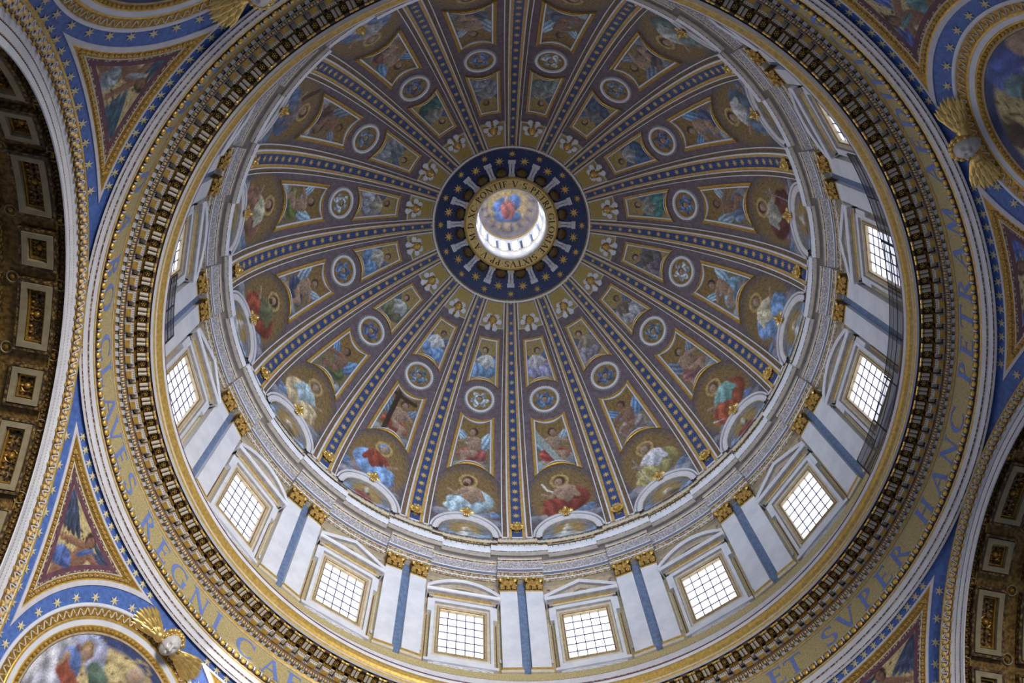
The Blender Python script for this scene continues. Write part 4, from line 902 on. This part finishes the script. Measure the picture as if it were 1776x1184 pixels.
for i, (az, side) in enumerate(PEND):
    pw = obj('wall_' + side.replace(' ', '_'), pend_me, kind='structure', rz=az, label='star-spangled blue pendentive at the %s of the ring' % side, cat='pendentive')
    for m in (1, -1):
        for q in np.linspace(6, 29, 14): P = sph(m*q, el_z(46.08), .03); put_axes('star', st_p, pw, P, axes_sph(m*q, el_z(46.08)), q*.1)
        for z in np.linspace(45.4, 38.6, 13):
            f = phimax(z, 20.62); f = f if True else f; P = sph(m*f, el_z(z), .03); put_axes('star', st_p, pw, P, axes_sph(m*f, el_z(z)), z)
    for a in np.arange(-40, 221, 10.5):
        R = 12.85*KX; p = np.array([rc[0]+R*math.cos(a*D2R), rc[1]+R*math.sin(a*D2R)]); P = sph_l(p, .03); el = p[1]/KX; put_axes('star', st_p, pw, P, axes_sph(p[0]/KX/math.cos(el*D2R), el), a)
    anchor = sph(0, EL0)
    t = root('roundel', az, anchor, label='great round mosaic of %s, %s' % (FIG[i][0], side), cat='roundel')
    inst(round_me, 'frame', t, anchor)
    q = np.linspace(.02, 1, 40); Rr = np.outer(q, np.ones(120))*9.28*KX; px_, py_ = Rr*np.cos(ra), Rr*np.sin(ra)
    P = sph_l(np.stack([rc[0]+px_, rc[1]+py_], -1), .012); wd, c1, c2, c3 = FIG[i]
    def paint(cv):
        cv.put((np.hypot(cv.X, cv.Y)-3.55)/.15, L((50, 70, 140)))
        for k in range(240): x, y = g2.uniform(-3.5, 3.5, 2); cv.ell(x, y, .06, .06, 0, L((120, 95, 55)))
        if i == 0:
            cv.ell(-3.6, 1.5, .9, .7, .7, L((150, 70, 80)), fold=.25); cv.ell(-2.6, 2.55, .95, .45, .35, L((150, 160, 205)), fold=.2); cv.ell(-1.95, 2.2, .5, .7, .2, L((155, 160, 200)), fold=.2)
            cv.ell(-3.35, 1.2, .75, .85, .4, L((165, 172, 192)), fold=.3); cv.ell(-3.7, -.3, 1.0, 1.3, .2, L((180, 182, 200)), fold=.3); cv.ell(-2.75, 1.1, .6, .8, .5, L((80, 120, 200)), fold=.3); cv.ell(-2.8, -.4, .8, 1.0, .1, L((165, 170, 195)), fold=.3)
            cv.ell(-2.55, 2.2, .38, .44, .1, L((150, 120, 60))); cv.ell(-2.5, 2.05, .27, .36, .1, SK); cv.cap(-3.1, 1.3, -3.0, .5, .22, .16, SK)
            cv.put(((np.abs(cv.X+2.45) < .62) & (np.abs(cv.Y-.72+.2*cv.X+.5) < .38)).astype(float), L((170, 80, 52))); cv.ring(.0, 3.3, .62, .05, L((190, 165, 100))); cv.ell(.05, 3.1, .45, .55, 0, L((170, 150, 140))); cv.ell(.0, 3.0, .3, .42, 0, SK)
            cv.ell(-1.2, 1.7, .9, .5, -.4, L((85, 115, 100)), fold=.3); cv.ell(.3, 1.6, 1.2, 1.0, 0, L((150, 110, 90)), fold=.3)
        elif i == 2:
            cv.ell(2.35, 2.3, 1.1, .8, .5, L((70, 105, 205)), fold=.35, ff=6); cv.ell(3.2, 1.7, .8, 1.0, .2, L((60, 95, 200)), fold=.35, ff=6); cv.ell(1.75, 2.0, .55, .75, .1, L((105, 150, 165)), fold=.3)
            cv.ell(-.3, 3.2, .65, .5, 0, L((85, 65, 55)), fold=.3); cv.ring(.1, 3.0, .55, .04, L((110, 90, 60))); cv.ell(1.0, 1.2, 1.0, 1.0, 0, L((100, 80, 75)), fold=.3); cv.ell(3.6, .6, .8, .8, 0, SK)
        else: figure(cv, -.2 if i != 2 else -.3, -2.0, 4.2, c2, c1, 1 if i != 2 else -1, SK2, HAIR, False, True, None, True)
        if i == 2: cv.ell(-1.6, .6, 1.2, 1.8, .4, L((50, 85, 190)), fold=.35, ff=5)
    picture('picture', P, t, anchor, paint, -px_, py_, GMP, 40+i, True)
    for m in (1, -1):
        A = sph(m*16, el_z(43.5)); where = {(0, 1): 'left', (0, -1): 'lower', (1, 1): 'upper', (1, -1): 'left', (2, 1): 'lower', (2, -1): 'upper', (3, 1): 'lower', (3, -1): 'upper'}[(i, m)]
        t = root('angel_spandrel', az, A, label='three-cornered flying angel mosaic, %s one of the %s pendentive' % (where, side), cat='mosaic', group='angel spandrels')
        inst(tri_me[m], 'frame', t, A); pts = TP*np.array([m, 1]); P = sph_l(pts, .015); o = cin*np.array([m, 1])
        cl, wg = [((70, 105, 190), (60, 75, 110)), ((150, 165, 185), (50, 90, 120)), ((90, 150, 160), (60, 90, 190)), ((100, 150, 160), (60, 80, 120))][(i+(m < 0)*0) % 4]
        def paint(cv):
            for k in range(200): x, y = -m*g2.uniform(3, 10), g2.uniform(9, 14); cv.ell(x, y, .055, .055, 0, L((110, 85, 45)))
            fly(cv, -m, L(cl), L(wg))
        picture('picture', P, t, A, paint, -pts[..., 0], pts[..., 1], GMP, 60+2*i+(m > 0), True)

# ------------------------------------------------------------------ winged cherubs over the roundels
def big_head(mb): head(mb, (.42, 0, .0), .46, 'silver', 64, 48, 1.5)
def big_hair(mb): curls(mb, (.32, 0, .04), .50, 'gilt', 13, 8, .22); curls(mb, (.45, 0, .06), .44, 'gilt', 9, 9, .17)
m_bh, m_hair = mk('face', big_head, 180), mk('hair', big_hair)
m_bw = [mk('wing', lambda mb, q=q: wing(mb, q, (.05, q*.34, -.10), 1.5, 'gilt', 4, ((1.0, 9), (.70, 8), (.42, 7)), 44)) for q in (1, -1)]
for i, (az, side) in enumerate(PEND[:3]):
    el = el_z(45.35)
    thing_on('winged_cherub', az, sph(0, el, .35), axes_sph(0, el+32)*1.2, [('face', m_bh), ('hair', m_hair), ('wing', m_bw[0]), ('wing', m_bw[1])],
             label='silver cherub face with spread gilt wings above the %s roundel' % side, cat='cherub', group='winged cherubs of the pendentives')

# ------------------------------------------------------------------ four arches and their coffered vaults
def arc_pt(D, R, zc, ang): a = np.asarray(ang)*D2R; return np.stack([D+0*a, R*np.cos(a), zc+R*np.sin(a)], -1)
AR = [(21.0, 12.2, 32.54, 'lilac_stone'), (20.95, 12.22, 32.54, 'marble'), (20.93, 12.50, 32.47, 'purple'), (20.97, 12.55, 32.46, 'purple'), (20.95, 12.62, 32.44, 'marble'), (20.88, 12.92, 32.35, 'purple'), (20.92, 12.97, 32.34, 'purple'), (20.90, 13.02, 32.32, 'marble'),
      (20.78, 13.36, 32.14, 'umber'), (20.74, 13.42, 32.08, 'gold_dark'), (20.50, 13.98, 31.66, 'gold_mosaic'), (20.44, 14.06, 31.58, 'gold'), (20.40, 14.22, 31.45, 'gold'), (21.2, 14.3, 31.45, 'umber')]
aa = np.linspace(4, 176, 130)
mb = MB()
for p, q in zip(AR[:-1], AR[1:]): mb.grid(np.array([arc_pt(*p[:3], aa), arc_pt(*q[:3], aa)]), p[3])
arch_me = mb.mesh('arch', 30)
mb = MB()
for D, R, zc in ((20.94, 12.585, 32.45), (20.89, 12.995, 32.33)):
    for a in np.arange(18, 162, .62): mb.ball(arc_pt(D, R, zc, a), .032, 'cream', 5, 3)
bead_me = mb.mesh('beads', 60)
step = 2.15; fol_me = []
def af(u, a, h): D, R, zc = lerp(20.74, 20.50, u), lerp(13.42, 13.98, u), lerp(32.08, 31.66, u); return arc_pt(D-h, R, zc, a)
for a in np.arange(16, 164, step):
    mb = MB(); t = np.linspace(0, 1, 12); u = .5+.42*np.sin(2*math.pi*t)*1.0; mb.tube(np.array([af(u[j], a+step*t[j]*1.0, .05) for j in range(12)]), .032, 'lilac_stone', 5)
    mb.tube(np.array([af(v, a+step*(.25+.1*math.sin(v*6)), .04) for v in np.linspace(.0, .7, 6)]), .03, 'lilac_stone', 4)
    mb.ball(af(.34, a+step*.25, .03), (.10, .12, .16), 'egg', 6, 5); mb.ball(af(.66, a+step*.75, .03), (.10, .12, .15), 'egg', 6, 5); mb.ball(af(-.12, a+step*.5, .02), (.05, .13, .08), 'gold', 6, 4); fol_me.append(mb.mesh('leaf_scroll', 60))
VZ, VR = 32.54, 12.2
def vp(D, ang, h=0): a = np.asarray(ang)*D2R; return np.stack([D+0*a, (VR+h)*np.cos(a), VZ+(VR+h)*np.sin(a)], -1)
mb = MB(); vs = np.linspace(10, 170, 100)
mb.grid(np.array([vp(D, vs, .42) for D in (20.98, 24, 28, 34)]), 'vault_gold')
vault_me = mb.mesh('vault', 180)
def vgrid(mb, D0, D1, a0, a1, h0, h1, m, n=7):
    """a raised band on the vault between two depths and two angles, h measured outwards from the intrados"""
    an = np.linspace(a0, a1, n); mb.grid(np.array([vp(D0, an, h0), vp(D1, an, h1)]), m)
def vbox(mb, D0, D1, a0, a1, h, m, n=7):
    an = np.linspace(a0, a1, n)
    mb.grid(np.array([vp(D0, an, .42), vp(D0, an, h), vp(D1, an, h), vp(D1, an, .42)]), m)
    for a in (a0, a1): mb.grid(np.array([[vp(D0, a, .42), vp(D1, a, .42)], [vp(D0, a, h), vp(D1, a, h)]]), m)
def coffer_frame(mb, D, w, a, half):
    k = 180/(math.pi*VR)                                   # degrees per metre
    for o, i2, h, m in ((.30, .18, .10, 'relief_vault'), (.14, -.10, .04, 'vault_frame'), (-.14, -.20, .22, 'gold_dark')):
        def ringpts(d, n=8):
            D0, D1, a0, a1 = D-w-d, D+w+d, a-half-d*k, a+half+d*k; s = np.linspace(0, 1, n)
            return np.concatenate([vp(D0, lerp(a0, a1, s)), vp(lerp(D0, D1, s[1:-1]), a1+0*s[1:-1]), vp(D1, lerp(a1, a0, s)), vp(lerp(D1, D0, s[1:-1]), a0+0*s[1:-1])])
        def out(P, h): c = P*1.0; r = np.hypot(P[:, 1], P[:, 2]-VZ); c[:, 1] = P[:, 1]*(VR+h)/r; c[:, 2] = VZ+(P[:, 2]-VZ)*(VR+h)/r; return c
        A, B = ringpts(o), ringpts(i2); mb.grid(np.array([out(A, .40), out(A, h), out(B, h), out(B, .40)]), m, True)
def coffer_fill(mb, D, w, a, half):
    g = np.random.default_rng(int(a)); k = 180/(math.pi*VR)
    mb.grid(np.array([vp(D-w+.2, np.linspace(a-half, a+half, 8), .40), vp(D+w-.2, np.linspace(a-half, a+half, 8), .40)]), 'relief_vault')
    mb.ball(vp(D, a, .38), (.16, .16, .16), 'gold_dark', 8, 6)
    tt = np.linspace(0, 2*math.pi, 15)
    mb.tube(np.array([vp(D+.26*math.cos(q), a+.26*k*math.sin(q), .37) for q in tt]), .03, 'gold_dark', 4)
    n = max(2, int(half/k/.26))
    for j in range(-n, n+1):
        for q in (-1, 1): mb.ball(vp(D+q*w*.45, a+j*half/n*.82, .36), (.10, .07, .07), 'vault_gold' if j % 2 else 'gold_dark', 6, 4); mb.ball(vp(D, a+j*half/n*.82, .36), (.05, .09, .09), 'vault_gold', 5, 4)
def border_studs(mb):
    for a in np.arange(25, 155, 1.05):
        mb.ball(vp(21.28, a, .38), (.09, .08, .08), 'vault_gold', 5, 4); 
        for q in (-1, 1): mb.ball(vp(21.28+.11*q, a+.5, .38), (.06, .06, .06), 'relief_vault', 4, 3)
    vgrid(mb, 21.42, 21.48, 20, 160, .3, .3, 'gold_dark', 90); vgrid(mb, 21.02, 21.10, 20, 160, .3, .3, 'gold_dark', 90)
def ringlets(mb):
    tt = np.linspace(0, 2*math.pi, 17); kk = 180/(math.pi*VR)
    for n in range(-3, 5):
        for a in (69.6+28.35*n, 83.6+28.35*n):
            for D in (21.32, 23.3): mb.tube(np.array([vp(D+.24*math.cos(q), a+.24*kk*math.sin(q), .33) for q in tt]), .03, 'vault_frame', 4); mb.ball(vp(D, a, .37), (.12, .12, .1), 'gold_dark', 6, 4)
ringlet_me = mk('ringlets', ringlets)
stud_me = mk('studs', border_studs)
fr_m, fi_m = {}, {}
SEQ = [(62.2-28.3+14.3, 'r'), (62.2-28.3, 's')]
ANG = []
for k in range(-2, 4):
    ANG.append((62.1+28.35*k, 6.0, 'r')); ANG.append((76.5+28.35*k, 2.9, 's'))
for k, (axz, nm) in enumerate(((191.25, 'left'), (11.25, 'right'), (101.25, 'lower'), (-78.75, 'upper'))):
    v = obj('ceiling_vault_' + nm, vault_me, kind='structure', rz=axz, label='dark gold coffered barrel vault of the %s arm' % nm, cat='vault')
    ar = obj('arch_' + nm, arch_me, kind='structure', rz=axz, label='white banded arch with a gilt leaf border at the %s edge of the ring' % nm, cat='arch')
    obj('beads', bead_me, ar, kind='stuff'); [obj('leaf_scroll', me, ar) for me in fol_me]; obj('studs', stud_me, v, kind='stuff'); obj('ringlets', ringlet_me, v, kind='stuff')
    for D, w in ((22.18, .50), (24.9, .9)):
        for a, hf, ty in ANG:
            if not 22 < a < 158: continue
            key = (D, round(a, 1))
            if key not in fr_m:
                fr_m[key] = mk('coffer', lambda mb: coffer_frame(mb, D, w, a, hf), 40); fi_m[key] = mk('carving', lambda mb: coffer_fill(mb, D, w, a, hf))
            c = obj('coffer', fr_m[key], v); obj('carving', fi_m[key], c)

# ------------------------------------------------------------------ wire safety screen on the cornice, right side and a short run on the left
def screen(az0, az1, words):
    A = rot((az0+az1)/2) @ np.array([18.7, 0, 51.05]); t = obj('safety_screen', None, loc=tuple(A), label=words, cat='screen', group='safety screens on the cornice')
    mb = MB(); a = np.linspace(az0, az1, 40)*D2R
    for z in (51.6, 52.35, 53.4): mb.tube(np.stack([18.62*np.cos(a), 18.62*np.sin(a), 0*a+z], -1), .022, 'iron', 4)
    for z in (52.9,): mb.tube(np.stack([18.62*np.cos(a), 18.62*np.sin(a), 0*a+z], -1), .012, 'iron', 4)
    obj('cables', mb.mesh('cables', 0, shift(A)), t)
    pm = mk('post', lambda mb: mb.box((18.60, -.03, 51.05), (18.66, .03, 53.4), 'iron'), 0)
    for q in np.linspace(az0, az1, max(3, int(abs(az1-az0)/6))): o = obj('post', pm, t, loc=(-A[0], -A[1], -A[2]), rz=q)
    m = MB().grid(np.array([np.stack([18.62*np.cos(a), 18.62*np.sin(a), 0*a+z], -1) for z in (51.6, 53.35)]), 'net').mesh('net', 180, shift(A)); obj('net', m, t)
nm_ = bpy.data.materials.new('net'); nm_.use_nodes = True; b_ = nm_.node_tree.nodes['Principled BSDF']; b_.inputs['Base Color'].default_value = (.02, .025, .05, 1); b_.inputs['Alpha'].default_value = .68; MATS['net'] = nm_
screen(-34, 19, 'fine dark wire screen standing on the gold cornice, right side')
screen(183, 193, 'short dark wire screen standing on the gold cornice, left side')
